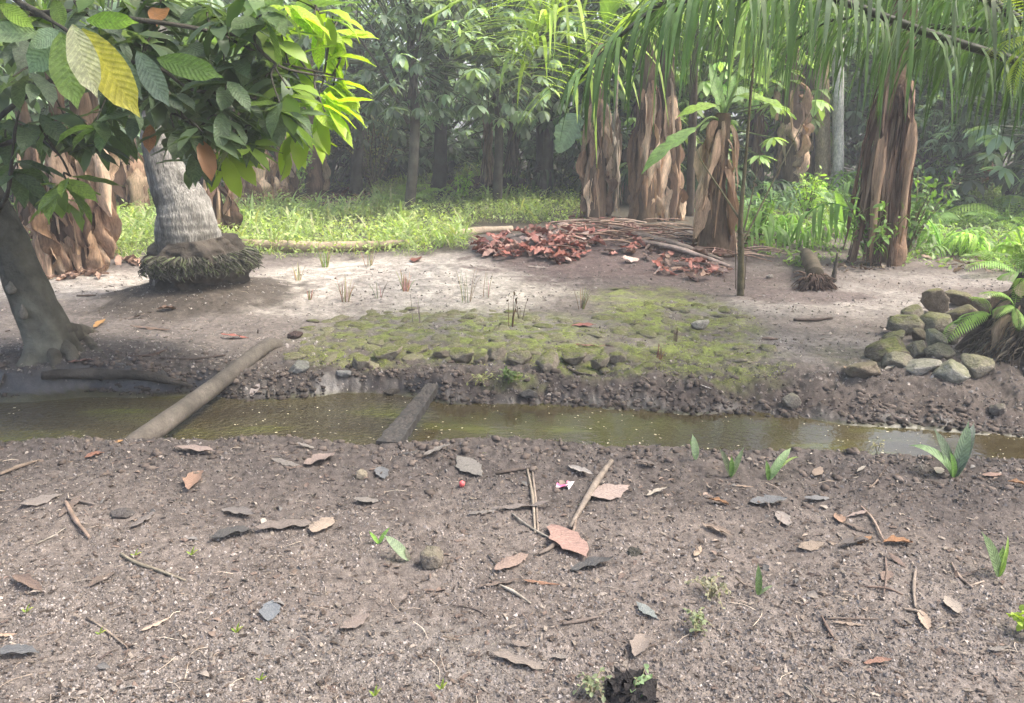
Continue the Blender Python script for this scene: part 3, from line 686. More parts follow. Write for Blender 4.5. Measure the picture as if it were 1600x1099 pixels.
STRIPS = [strip_tpl(1, 0.05, e, k, 7) for e, k in ((0.5, 2.2), (0.2, 3.5), (0.0, 6.0), (0.6, 1.3), (-0.5, 4))]+[strip_tpl(1, 0.05, .55, .9, 7, end=-1.15)]
def frond_path(p0, az, el, L, sag=1.0, n=24):
    s = np.linspace(0, 1, n); th = el-(el+0.9)*sag*s**1.5; h = L/(n-1)
    r = np.concatenate([[0], np.cumsum(np.cos(th[1:])*h)]); z = np.concatenate([[0], np.cumsum(np.sin(th[1:])*h)])
    return np.stack([p0[0]+r*math.sin(az), p0[1]+r*math.cos(az), p0[2]+z], 1)
def palm_frond_mass(g, p0, az, el, L, n, ll, lw, col, sag=1.0, P=None, kp=(.3, .3, .15, .15, .1), rr=(0.028, 0.005), rcol=(0.14, 0.15, 0.06), start=0.15, sel=None, vary=0.25):
    """rachis and leaflets of one frond into g; returns leaflet transforms when sel is a list"""
    if P is None: P = frond_path(p0, az, el, L, sag)
    tube(g if sel is None else sel['rachis'], [tuple(q) for q in P], rr, n=len(P), seg=6, col=rcol, cap=False)
    T = np.gradient(P, axis=0)
    cnt = len(P)
    for side in (-1, 1):
        u = np.linspace(start, 1, n)+NR.uniform(-.3, .3, n)/n; u = np.clip(u, 0, 1)
        idx = u*(cnt-1); pos = np.stack([np.interp(idx, range(cnt), P[:, k]) for k in range(3)], 1)
        tan = np.stack([np.interp(idx, range(cnt), T[:, k]) for k in range(3)], 1); tan[:, 2] = 0
        tan /= np.linalg.norm(tan, axis=1, keepdims=True)+1e-6
        sd = np.stack([tan[:, 1], -tan[:, 0], 0*tan[:, 0]], 1)*side
        fw = 0.35+0.9*u**2
        d = sd+tan*(fw+NR.uniform(-.45, .45, n))[:, None]; d[:, 2] += NR.uniform(-.25, .2, n)
        ln = ll*np.clip(0.55+1.1*np.sin(PI*np.clip(u*0.85+0.12, 0, 1)), 0.3, 1.5)*0.75*NR.uniform(0.85, 1.12, n)
        k = NR.choice(len(kp), n, p=kp)
        cc = np.array([col])*NR.uniform(1-vary, 1+vary, (n, 1))
        if sel is None:
            for q in range(6):
                m = k == q
                if m.any(): scatter(g, STRIPS[q], pos[m], frames_np(d[m], np.repeat([[0, 0, 1.0]], m.sum(), 0)), np.stack([np.full(m.sum(), lw/0.05), ln[m], ln[m]], 1), cc[m])
        else:
            f = frames_np(d, np.repeat([[0, 0, 1.0]], n, 0))
            for i in range(n): sel['items'].append((k[i], pos[i], f[i], (lw/0.05*NR.uniform(.8, 1.2), ln[i], ln[i]), cc[i]))
    return P
STRIP_ME = [tpl_mesh('leaflet', s) for s in STRIPS]
def frond_part(parent, P, n, ll, lw, col, indiv=True, kp=(.3, .3, .15, .15, .1), start=0.12, vary=0.25, rcol=(0.12, 0.13, 0.06), rr=(0.026, 0.006), label=None, only=None):
    """a frond as a part (its rachis) with leaflets as sub-parts, or joined when small"""
    sel = {'rachis': Geo(), 'items': []}
    palm_frond_mass(None, None, 0, 0, 0, n, ll, lw, col, P=P, sel=sel, kp=kp, start=start, vary=vary, rcol=rcol, rr=rr)
    f = part('frond', sel['rachis'], M['frond'], parent)
    if label: f['label'] = label
    org = parent.location
    if indiv:
        for (k, pos, fr, sc, cc) in sel['items']:
            mw = Matrix.Translation(Vector(pos)-org) @ Matrix([list(fr[0]), list(fr[1]), list(fr[2])]).to_4x4() @ Matrix.Diagonal((*sc, 1))
            link('leaflet', STRIP_ME[k], M['frond'], f, (*cc, 1), mw=mw)
    else:
        g = Geo()
        for (k, pos, fr, sc, cc) in sel['items']:
            scatter(g, STRIPS[k], pos[None], fr[None], np.array([sc]), cc[None])
        part('leaflets', g, M['frond'], f, kind='stuff')
    return f
coconut_palm()

TW = []
CACAO_LEAF = [leaf_mesh('leaf', L=1, W=w_, nu=10, nv=5, droop=dr, fold=fo, wave=0.012, corr=0.009, seed=i, shape=sh)
              for i, (w_, dr, fo, sh) in enumerate([(0.36, 0.5, 0.2, 0.9), (0.40, 0.8, 0.12, 1.0), (0.33, 0.3, 0.3, 0.85), (0.38, 1.1, 0.2, 1.0), (0.42, 0.15, 0.1, 0.95), (0.34, 0.6, 0.45, 1.05)])]
CACAO_TPL = [leaf_tpl(L=1, W=w_, nu=5, nv=3, droop=dr, fold=fo, seed=i) for i, (w_, dr, fo) in enumerate([(0.36, 0.5, 0.2), (0.40, 0.8, 0.15), (0.33, 0.3, 0.3), (0.38, 1.0, 0.2)])]

def leaf_obj(parent, pos, d, up, L, col, W=1.0, me=None, name='leaf', label=None):
    o = link(name, me or R.choice(CACAO_LEAF), M['leaf'], parent, (*col, 1), mw=xf(Vector(pos)-parent.location, frame(d, up), (L*W, L, L)))
    if label: o['label'] = label
    return o
def cacao_tree():
    base = ground(88, 556)
    t = thing('cacao_tree', 'leaning dark-barked tree with flared roots whose leafy boughs fill the top left', 'tree', base)
    Y = base.y+0.05
    g = Geo()
    ctr = [(84, 580), (78, 535), (52, 470), (25, 405), (-8, 335), (-60, 240), (-110, 130), (-130, 0), (-120, -160)]
    pts = [atY(px, py, Y+i*0.03) for i, (px, py) in enumerate(ctr)]
    def lob(u, a): 
        k = math.exp(-u*14); return 1+k*(0.34*np.sin(a*5+0.6)+0.15*np.sin(a*3+2))+0.04*np.sin(a*4+u*20)+0.025*np.sin(a*9+u*40)
    P = tube(g, pts, [0.21, 0.155, 0.128, 0.118, 0.11, 0.105, 0.10, 0.10, 0.09], n=110, seg=48, rough=0.018, rs=5, col=(0.066, 0.062, 0.048), colvar=0.45, lobes=lob, seed=12)
    # grey lichen patches
    n = noise3(g.v[0]*4.0, 91); k = sstep(0.25, 0.5, n)*0.6
    g.c[0] = g.c[0]*(1-k[:, None])+np.array((0.12, 0.118, 0.095))*k[:, None]
    part('trunk', g, M['bark'], t)
    # buttress roots running out over the ground
    for (path, r0) in [([(110, 505), (128, 533), (152, 548), (185, 560)], .06), ([(100, 520), (112, 560), (112, 588)], .06), ([(70, 520), (62, 556), (50, 580)], .07), ([(112, 500), (140, 520), (168, 528)], .05), ([(85, 520), (88, 566), (84, 592)], .05)]:
        g = Geo(); q = []
        for i, (px, py) in enumerate(path):
            if i == 0: q.append(atY(px-12, py+14, Y+0.02))
            else:
                p = ground(px, py); q.append(p+Vector((0, 0, 0.02-0.022*i)))
        tube(g, q, [r0*.8, r0*.9, r0*0.6, r0*0.2], n=22, seg=12, rough=0.01, rs=9, col=(0.07, 0.064, 0.05), colvar=.4, seed=R.randint(0, 99))
        part('root', g, M['bark'], t)
    for (px, py, dx, dy) in [(17, 452, 7, 10), (36, 490, 6, 12)]:      # pale cut scars
        g = Geo(); c = atY(px, py, Y-0.105); v, f = ico(2); v = v*np.array([dx/F*Y, 0.03, dy/F*Y])*(1+.3*noise3(v*2, 3))[:, None]+np.array(c)
        g.add(v, None, f, (0.13, 0.12, 0.10)); part('branch_scar', g, M['wood'], t)
    # boughs
    boughs = [
        ([(-110, 130, 5.0), (-40, 60, 4.7), (70, 20, 4.4), (200, 30, 4.2), (330, 50, 4.3), (430, 95, 4.5), (520, 118, 4.7)], .020),
        ([(-60, 240, 5.0), (30, 158, 4.6), (120, 110, 4.4), (230, 100, 4.3), (300, 140, 4.3), (380, 150, 4.4), (470, 175, 4.6)], .017),
        ([(230, 100, 4.3), (262, 145, 4.2), (288, 185, 4.2), (330, 212, 4.3), (390, 222, 4.4)], .014),
        ([(330, 50, 4.3), (385, 60, 4.3), (420, 92, 4.3), (455, 110, 4.4), (540, 125, 4.6)], .012),
        ([(-60, 240, 5.0), (-10, 230, 4.7), (50, 215, 4.5), (90, 240, 4.4), (110, 275, 4.4)], .018),
        ([(-110, 130, 5.0), (-30, -10, 4.0), (40, 10, 3.6), (92, 40, 3.35), (110, 52, 3.3)], .02),
        ([(-130, 0, 5.1), (-20, -60, 4.9), (150, -70, 4.8), (330, -40, 4.8), (470, 0, 5.0), (520, 40, 5.1)], .03),
        ([(-8, 335, 5.0), (12, 300, 4.6), (24, 200, 4.4), (36, 158, 4.4)], .014)]
    nodes = []
    for b, r in boughs:
        g = Geo(); q = [atY(*p) for p in b]
        PP = tube(g, q, [r, r*0.8, r*0.5, r*0.25], n=40, seg=7, rough=0.004, rs=9, col=(0.075, 0.068, 0.055), cap=False, seed=4)
        part('bough', g, M['bark'], t); nodes.append(PP)
    allp = np.concatenate(nodes)
    DK, MD, BL, BACKLIT, OL = (0.09, 0.135, 0.07), (0.12, 0.19, 0.07), (0.16, 0.21, 0.15), (0.34, 0.48, 0.04), (0.18, 0.27, 0.05)  # the brightest carries the backlit glow of the right-hand leaves in its colour
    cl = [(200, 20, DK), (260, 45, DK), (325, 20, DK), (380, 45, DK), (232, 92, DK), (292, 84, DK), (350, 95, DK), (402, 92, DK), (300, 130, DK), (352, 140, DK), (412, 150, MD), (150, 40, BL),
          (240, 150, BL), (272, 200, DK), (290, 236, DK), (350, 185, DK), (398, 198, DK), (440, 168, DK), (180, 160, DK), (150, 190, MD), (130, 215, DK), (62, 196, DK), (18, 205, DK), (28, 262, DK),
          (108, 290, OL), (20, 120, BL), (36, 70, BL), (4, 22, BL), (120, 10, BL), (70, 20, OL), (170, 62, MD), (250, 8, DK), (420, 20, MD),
          (450, 22, BACKLIT), (482, 35, BACKLIT), (515, 55, BACKLIT), (528, 92, BACKLIT), (520, 138, BACKLIT), (496, 155, BACKLIT), (470, 85, BACKLIT), (430, 60, OL), (508, 175, BACKLIT), (468, 200, BACKLIT), (348, 238, BACKLIT), (385, 225, OL), (440, 215, BACKLIT), (335, 28, DK), (520, 25, BACKLIT), (415, 120, DK), (452, 140, OL), (270, 110, DK), (210, 130, DK), (330, 165, DK), (318, 208, DK), (228, 60, DK),
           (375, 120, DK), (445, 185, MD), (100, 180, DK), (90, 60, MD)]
    extra = Geo(); cnt = 0
    tw = Geo()
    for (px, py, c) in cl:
        bright = c in (BACKLIT,)
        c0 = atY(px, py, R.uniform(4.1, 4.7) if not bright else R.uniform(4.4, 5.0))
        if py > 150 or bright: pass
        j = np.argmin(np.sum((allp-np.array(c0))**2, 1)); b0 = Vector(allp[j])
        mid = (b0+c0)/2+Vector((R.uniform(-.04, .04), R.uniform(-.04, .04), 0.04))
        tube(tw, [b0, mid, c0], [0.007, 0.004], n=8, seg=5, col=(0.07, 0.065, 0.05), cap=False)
        if c == BACKLIT: L0 = (0.20, 0.27)
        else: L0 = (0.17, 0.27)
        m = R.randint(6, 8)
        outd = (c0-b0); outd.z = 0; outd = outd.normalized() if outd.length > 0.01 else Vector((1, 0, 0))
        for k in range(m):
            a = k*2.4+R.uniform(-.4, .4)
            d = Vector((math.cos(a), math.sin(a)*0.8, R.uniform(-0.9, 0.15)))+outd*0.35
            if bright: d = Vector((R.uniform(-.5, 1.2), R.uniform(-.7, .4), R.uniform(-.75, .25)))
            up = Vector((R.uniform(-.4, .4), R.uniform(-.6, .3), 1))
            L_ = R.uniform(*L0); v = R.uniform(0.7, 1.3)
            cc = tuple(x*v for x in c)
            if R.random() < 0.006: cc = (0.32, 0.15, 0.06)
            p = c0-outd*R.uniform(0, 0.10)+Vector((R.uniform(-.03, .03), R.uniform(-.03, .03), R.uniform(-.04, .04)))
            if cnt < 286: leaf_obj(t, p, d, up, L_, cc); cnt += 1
            else:
                i_ = R.randint(0, 3); f3 = frame(d, up)
                scatter(extra, CACAO_TPL[i_], np.array([p]), np.array(f3)[None], np.array([[L_, L_, L_]]), np.array([cc]))
    # the named leaves near the lens: pale, silvery and yellow
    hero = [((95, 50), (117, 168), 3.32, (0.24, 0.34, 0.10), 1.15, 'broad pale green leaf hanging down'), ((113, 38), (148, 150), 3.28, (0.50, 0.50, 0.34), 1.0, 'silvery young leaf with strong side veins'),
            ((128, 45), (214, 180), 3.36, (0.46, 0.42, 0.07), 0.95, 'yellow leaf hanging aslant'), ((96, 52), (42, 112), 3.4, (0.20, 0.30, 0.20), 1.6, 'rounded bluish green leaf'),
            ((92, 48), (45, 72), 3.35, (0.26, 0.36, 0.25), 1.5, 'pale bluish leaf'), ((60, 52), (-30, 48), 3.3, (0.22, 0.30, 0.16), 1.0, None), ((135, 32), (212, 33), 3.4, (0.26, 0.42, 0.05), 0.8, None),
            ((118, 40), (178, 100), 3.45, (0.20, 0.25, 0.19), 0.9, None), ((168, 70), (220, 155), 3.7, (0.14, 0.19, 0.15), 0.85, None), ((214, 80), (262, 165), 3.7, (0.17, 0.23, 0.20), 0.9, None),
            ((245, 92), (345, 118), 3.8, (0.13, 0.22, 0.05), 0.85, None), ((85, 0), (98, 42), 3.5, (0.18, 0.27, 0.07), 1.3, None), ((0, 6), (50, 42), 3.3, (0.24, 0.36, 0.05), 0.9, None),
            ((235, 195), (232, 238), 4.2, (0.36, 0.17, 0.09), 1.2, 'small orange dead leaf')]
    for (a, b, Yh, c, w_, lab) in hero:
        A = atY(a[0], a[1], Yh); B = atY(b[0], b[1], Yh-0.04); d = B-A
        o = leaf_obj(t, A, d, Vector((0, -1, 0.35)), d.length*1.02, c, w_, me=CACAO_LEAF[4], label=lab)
    part('twigs', tw, M['bark'], t, kind='stuff')
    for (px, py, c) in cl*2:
        if c == BACKLIT: continue
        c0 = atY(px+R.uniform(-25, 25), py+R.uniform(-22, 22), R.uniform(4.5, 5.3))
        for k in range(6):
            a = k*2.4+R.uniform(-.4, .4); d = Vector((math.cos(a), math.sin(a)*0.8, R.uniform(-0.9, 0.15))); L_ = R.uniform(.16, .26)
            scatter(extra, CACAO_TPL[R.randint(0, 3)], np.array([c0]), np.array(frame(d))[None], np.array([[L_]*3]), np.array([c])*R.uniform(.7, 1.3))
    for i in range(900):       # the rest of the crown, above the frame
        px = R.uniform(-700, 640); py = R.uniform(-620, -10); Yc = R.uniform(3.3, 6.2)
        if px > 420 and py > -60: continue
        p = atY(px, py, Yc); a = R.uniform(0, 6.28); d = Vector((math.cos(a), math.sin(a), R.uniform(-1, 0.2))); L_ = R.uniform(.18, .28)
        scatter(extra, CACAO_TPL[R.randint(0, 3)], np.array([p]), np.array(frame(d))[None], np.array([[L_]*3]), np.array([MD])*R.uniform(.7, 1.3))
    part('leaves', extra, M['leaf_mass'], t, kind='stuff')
cacao_tree()

def logs():
    a = atY(196, 700, 3.62); b = ground(420, 546)
    g = Geo(); tube(g, [a+Vector((0, 0, -0.01)), atY(257, 661, 3.9), atY(330, 608, 4.45), b+Vector((0, 0, 0.03)), b+Vector((.06, .13, -.06))], [0.052, 0.053, 0.051, 0.048, 0.034], n=60, seg=24, rough=0.005, rs=7, col=(0.080, 0.070, 0.059), colvar=0.35, seed=9)
    single('pole', g, M['wood'], a, 'long round grey-brown pole laid aslant across the ditch', 'pole')
    # plank
    A = atY(606, 697, 3.60); B = atY(676, 606, 4.42)
    d = (B-A).normalized(); x = d.cross(Vector((0, 0, 1))).normalized(); zz = x.cross(d)
    W, TH = 0.060, 0.024; n = 34; g = Geo(); ring = []
    V = np.zeros((n, 4, 3))
    for i in range(n):
        p = A+(B-A)*(i/(n-1)); wv = W*(1-.42*i/(n-1))*(1+0.06*math.sin(i*1.7)+R.uniform(-.05, .05)); tz = TH*(1+R.uniform(-.1, .1))
        for j, (sx, sz) in enumerate(((-1, 1), (1, 1), (1, -1), (-1, -1))): V[i, j] = p+x*sx*wv+zz*sz*tz
    g.add(V.reshape(-1, 3), grid_quads(n, 4, True), None, (0.040, 0.038, 0.036)); g.add(V[0], [(0, 1, 2, 3)], None, (.06, .055, .05)); g.add(V[-1], [(3, 2, 1, 0)], None, (.06, .055, .05))
    v2 = V[:, :2].copy(); 
    o = single('plank', g, M['wood'], A, 'wet dark plank laid across the ditch, mud on its top', 'plank', smooth=False)
    bv = o.modifiers.new('bevel', 'BEVEL'); bv.width = 0.004; bv.segments = 1
    g = Geo()
    for i in range(260):
        u = R.random()**0.8; s = R.uniform(-0.8, 0.7); p = A+(B-A)*u+x*W*(1-.42*u)*s+zz*(TH+0.001); sz = R.uniform(0.004, 0.013)
        tv = lump_tpl(i % 5); g.add(tv[0]*sz*np.array([1.4, 1.4, 0.5])+np.array(p), None, tv[2], (0.07, 0.064, 0.058))
    m_ = part('mud', g, M['crumb'], o, smooth=True, kind='stuff')
    # muddy clump at the head of the plank
    # dark log shape added for the black undercut of the left bank
    g = Geo(); q = [ground(72, 596), ground(150, 594), ground(230, 600), ground(305, 606)]
    tube(g, [p+Vector((0, -0.03, 0.012)) for p in q], [0.02, 0.032, 0.03, 0.014], n=40, seg=14, rough=0.014, rs=6, col=(0.045, 0.04, 0.034), colvar=.4, seed=31)
    single('undercut_log', g, M['bark'], q[0], 'black log shape added for the dark undercut ledge along the left bank', 'log')
    # felled stem lying in front of the grass
    g = Geo(); q = [ground(382, 392), ground(470, 395), ground(560, 392), ground(640, 388)]
    tube(g, [p+Vector((0, 0, 0.06)) for p in q], [0.075, 0.07, 0.06, 0.04], n=40, seg=16, rough=0.01, rs=4, col=(0.34, 0.27, 0.19), colvar=.25, seed=33)
    single('felled_log', g, M['wood'], q[0], 'pale felled stem lying along the edge of the grass', 'log')
    g = Geo(); q = [ground(690, 378), ground(740, 366), ground(800, 362)]
    tube(g, [p+Vector((0, 0, 0.05)) for p in q], [0.05, 0.06, 0.04], n=30, seg=12, rough=0.01, rs=4, col=(0.36, 0.29, 0.22), colvar=.25, seed=34)
    single('felled_log', g, M['wood'], q[0], 'short tan stem lying at the left foot of the red leaf heap', 'log')
    # uprooted log with roots and an upturned branch
    p0 = ground(1272, 452); p1 = ground(1257, 412)
    t = thing('uprooted_log', 'mossy rotten log with torn dark root end on the sandy ground', 'log', p0)
    g = Geo(); tube(g, [p0+Vector((0, 0, 0.13)), (p0+p1)/2+Vector((0, 0, 0.14)), p1+Vector((0, 0, 0.10))], [0.078, 0.076, 0.06], n=30, seg=18, rough=0.006, rs=6, col=(0.08, 0.065, 0.045), colvar=.4, seed=41)
    part('stem', g, M['wood'], t)
    g = Geo(); v, f = ico(3); v = v*np.array([0.14, 0.10, 0.085])*(1+0.35*noise3(v*2.2, 5)+.2*noise3(v*6, 6))[:, None]+np.array(p0+Vector((0, 0, 0.05))); g.add(v, None, f, (0.075, 0.05, 0.042))
    part('root_ball', g, M['bark'], t)
    g = Geo()
    for i in range(70):
        a = R.uniform(PI, 2*PI); q = p0+Vector((math.cos(a)*.1, math.sin(a)*.08, R.uniform(.0, .16)))
        e = q+Vector((math.cos(a)*R.uniform(.05, .13), math.sin(a)*.08, R.uniform(-.10, .02))); e.z = max(e.z, hz(e.x, e.y))
        tube(g, [q, (q+e)/2+Vector((0, 0, .02)), e], [0.012, 0.003], n=5, seg=4, col=(0.10, 0.07, 0.055), cap=False)
    part('roots', g, M['fibre'], t, kind='stuff')
    g = Geo(); tube(g, [p0+Vector((.05, 0, .1)), p0+Vector((.17, 0, .09)), atY(1303, 432, p0.y), atY(1307, 408, p0.y), atY(1308, 395, p0.y)], [0.035, 0.03, 0.024, 0.012, .006], n=24, seg=8, rough=.006, rs=10, col=(0.10, 0.085, 0.07)); part('branch', g, M['bark'], t)
logs()

# ================================================================ BANANA PLANTS WITH SKIRTS OF DEAD LEAVES
def dry_strip(seed, L=1.0, W=0.17, out=0.10, n=13, m=6, crumple=0.03, twist=1.0):
    r = np.random.RandomState(seed); V = np.zeros((n, m, 3)); xo = 0; yo = 0; tw = r.uniform(-0.6, 0.6)
    ph = r.uniform(0, 6, 4); wj = np.interp(np.linspace(0, 1, n), np.linspace(0, 1, 5), r.uniform(0.6, 1.2, 5))
    for i in range(n):
        u = i/(n-1); xo += r.uniform(-.012, .012); yo += r.uniform(-.010, .012)
        w_ = W*(0.35+1.0*math.sin(PI*min(1, u*0.9+0.08))**0.7)*wj[i]*(1-0.5*u*u); tw += r.uniform(-.3, .3)*twist
        for j in range(m):
            a = j/(m-1)*2-1
            xx = a*w_/2; curl = (0.5-abs(a))*w_*(1.0*math.sin(ph[0]+u*5.0)+.5)
            fold = crumple*math.sin(a*4+ph[1]+u*4)*1.0+crumple*0.5*math.sin(a*8+ph[2]-u*9)
            yy = out*math.sin(min(1, u*3)*PI/2)*(1-0.35*u)+yo+curl+fold
            ct, st = math.cos(tw), math.sin(tw)
            V[i, j] = (xo+xx*ct-(yy-out)*st*0.4, yy+xx*st, 0.03*math.sin(min(1, u*3)*PI)-u*L+crumple*0.5*math.sin(a*4+ph[3]))
    return V.reshape(-1, 3), grid_quads(n, m)
DRY = []
for i in range(16):
    v, q = dry_strip(300+i, 1.0, 0.10+0.05*(i % 3), 0.07+.05*(i % 2), crumple=0.016+0.008*(i % 4), twist=.8); s = NR.uniform(0.9, 1.1, (len(v), 1))
    edge = np.abs(np.tile(np.linspace(-1, 1, 6), 13))
    DRY.append(Geo().add(v, q, None, np.array([1.0, 1.0, 1.0])*(1.08-0.3*edge[:, None]*0+0.0)*s).mesh('dry_leaf'))
DRYF = []
for i in range(8):
    v, q = dry_strip(400+i, 1.0, 0.05, 0.06, n=9, m=3, crumple=0.008, twist=.5); DRYF.append(Geo().add(v, q).mesh('dry_strip'))
BAN = [leaf_mesh('banana_leaf', L=1, W=0.24, nu=16, nv=7, droop=dr, fold=0.25, wave=0.012, corr=0.004, seed=i, shape=0.8, ragged=0.25, tip=0.06) for i, dr in enumerate((0.6, 1.3, 2.0, 0.25))]
TAN = [(0.58, 0.42, 0.29), (0.46, 0.31, 0.20), (0.29, 0.185, 0.115), (0.66, 0.50, 0.36), (0.14, 0.09, 0.062), (0.52, 0.37, 0.26), (0.38, 0.25, 0.17)]
def banana(bx, by, tx, ty, wpx, ndry, label, lrange=(0.55, 1.1), hmax=1.0, hmin=0.18, greens=0, group='banana plants with dead leaf skirts', fibrous=False, tone=1.0, stem=(0.13, 0.09, 0.06), dW=1.0, crown_h=None, flare=1.0, green_list=()):  # stem colour darkened so gaps between the dead leaves read as shade
    p = ground(bx, by); Y = p.y; top = atY(tx, ty, Y); r0 = wpx/F*Y/2
    t = thing('banana_plant', label, 'banana plant', p, group)
    g = Geo(); ht = top.z-p.z
    full = top+(top-p)*0.0+Vector((0, 0, crown_h or 0.0))
    mid = (p+top)/2+Vector((R.uniform(-.03, .03), 0, 0))
    tube(g, [p-Vector((0, 0, .05)), mid, top, full], [r0*1.15*flare, r0*0.9, r0*0.7, r0*0.5], n=40, seg=18, rough=r0*0.12, rs=6, col=stem, colvar=0.5, seed=bx, lobes=lambda u, a: 1+0.05*np.sin(a*6+u*8))
    part('stem', g, M['dry'], t)
    for i in range(ndry):
        u = hmin+(hmax-hmin)*R.random()**0.8
        c = p.lerp(top, u); a = R.uniform(-PI*0.95, -0.05*PI) if R.random() < 0.85 else R.uniform(0, PI)
        rr = r0*0.75; L_ = min(R.uniform(*lrange), (c.z-p.z)*1.02+0.03)
        o = Vector((math.cos(a), math.sin(a), 0)); me = R.choice(DRYF if R.random() < (.8 if fibrous else .42) else DRY)
        col = jit(R.choice(TAN), .6*tone, 1.1*tone)
        rot = Matrix.Rotation(math.atan2(-o.x, o.y), 3, 'Z') @ Matrix.Rotation(R.uniform(-.12, .12)+(0.14*(flare-1)), 3, 'X') @ Matrix.Rotation(R.uniform(-.11, .11), 3, 'Y')
        link('dry_leaf', me, M['dry'], t, (*col, 1), mw=xf(c+o*rr-p, rot, (dW*R.uniform(.7, 1.3), dW*R.uniform(.8, 1.3), L_)))
    for k in range(greens):
        a = k*2.4+R.uniform(-.3, .3); el = R.uniform(0.6, 1.2); d = Vector((math.cos(a)*math.cos(el), math.sin(a)*math.cos(el), math.sin(el)))
        g = Geo(); e = full+d*0.35
        tube(g, [full-Vector((0, 0, .1)), full+d*.15, e], [0.03, 0.018], n=8, seg=6, col=(0.2, 0.28, 0.08), cap=False); pe = part('petiole', g, M['frond'], t)
        v = R.uniform(.8, 1.3)
        link('leaf', R.choice(BAN), M['leaf'], t, (0.11*v, 0.19*v, 0.04*v, 1), mw=xf(e-p, frame(d), R.uniform(1.3, 1.9)))
    for (a, b, dy, c, w_, mi) in green_list:
        A = atY(a[0], a[1], Y+dy[0]); B = atY(b[0], b[1], Y+dy[1]); d = B-A
        g = Geo(); tube(g, [top-Vector((0, 0, .05)), (top+A)/2+Vector((0, 0, .06)), A], [0.018, 0.010], n=8, seg=6, col=(0.22, 0.32, 0.10), cap=False); part('petiole', g, M['frond'], t)
        link('leaf', BAN[mi], M['leaf'], t, (*c, 1), mw=xf(A-p, frame(d, Vector((0, -0.6, 1))), (d.length*w_, d.length, d.length)))
    return t
PG, LG = (0.22, 0.36, 0.12), (0.30, 0.46, 0.08)
banana(84, 428, 92, 195, 34, 26, 'leftmost brown banana plant, behind the leaning tree', greens=3, crown_h=0.9)
banana(122, 424, 128, 200, 44, 34, 'thick banana plant with tattered leaf skirt and black foot, left of the grey palm', greens=3, crown_h=0.9, tone=1.0)
banana(152, 398, 150, 215, 30, 24, 'banana plant with hanging dead leaves, just behind the thick tattered one', greens=3, crown_h=.8)
banana(50, 392, 40, 215, 30, 18, 'shaded dry banana plant at the far left edge', greens=3, crown_h=.8)
banana(206, 330, 205, 225, 22, 20, 'far dry banana plant seen between the tattered one and the grey palm', greens=3, crown_h=1.2, dW=1.3)
banana(345, 376, 336, 235, 18, 7, 'thin bare brown banana stem right beside the grey palm', greens=2, crown_h=1.0)
banana(378, 328, 372, 205, 24, 24, 'first dry banana plant in the row right of the grey palm', greens=3, crown_h=1.0, lrange=(.5, 1.0), dW=1.35)
banana(408, 326, 402, 205, 24, 24, 'second dry banana plant in the row right of the grey palm', greens=3, crown_h=1.0, lrange=(.5, 1.0), dW=1.35)
banana(438, 322, 436, 195, 24, 22, 'third dry banana plant in the row right of the grey palm', greens=3, crown_h=1.0, lrange=(.5, 1.0), dW=1.35)
banana(494, 308, 486, 170, 26, 6, 'smooth brown banana stem with a dark foot standing alone by the bare soil', greens=4, crown_h=1.0, hmin=.5, stem=(.17, .105, .075))
banana(928, 345, 932, 145, 36, 34, 'banana plant with curled brown leaf skirt, left of the middle pair', greens=4, crown_h=.7, dW=.75, lrange=(.55, .95), green_list=[((905, 178), (868, 238), (.1, .05), (.24, .34, .22), 3.2, 3)])
banana(1008, 346, 1012, 120, 34, 34, 'left one of the thick middle pair of brown banana stems', greens=4, crown_h=.5, dW=.75, lrange=(.7, 1.3))
banana(1048, 344, 1042, 120, 32, 34, 'right one of the thick middle pair of brown banana stems', greens=3, crown_h=.5, dW=.75, lrange=(.7, 1.3))
banana(1113, 392, 1130, 185, 34, 34, 'slim banana plant with fibrous flared foot and fresh green leaves', lrange=(.5, 1.0), fibrous=True, flare=1.7, hmin=.15, dW=.75, green_list=[
    ((1088, 200), (996, 252), (-.2, -.45), PG, 0.9, 0), ((1120, 165), (1058, 168), (-.1, -.2), LG, 1.3, 0), ((1135, 170), (1150, 115), (0, .1), PG, 1.0, 3), ((1160, 120), (1215, 118), (-.1, -.2), LG, 2.0, 1), ((1150, 150), (1262, 160), (-.1, 0), LG, .8, 0), ((1140, 160), (1195, 110), (.2, .4), (0.30, 0.42, .22), 1.8, 1), ((1128, 180), (1112, 95), (.2, .4), PG, 1.0, 3)])
banana(1240, 318, 1236, 120, 30, 20, 'distant banana plant with tan skirt right of the thin sapling', greens=4, crown_h=.8, dW=1.2, lrange=(.5, .9))
banana(1186, 305, 1182, 120, 16, 8, 'distant dark thin banana stem behind the thin sapling', greens=3, crown_h=1.2, tone=.8)
banana(1262, 308, 1266, 90, 20, 6, 'far tan banana stem between the skirted one and the white trunk', greens=4, crown_h=1.2)
banana(1540, 300, 1535, 180, 26, 14, 'banana plant with brown leaves behind the tall strap leaves at the right', greens=3, crown_h=.9, dW=1.2)
banana(985, 315, 1003, 150, 22, 12, 'far dry banana plant seen between the middle stems', greens=4, crown_h=1.2, tone=.8)

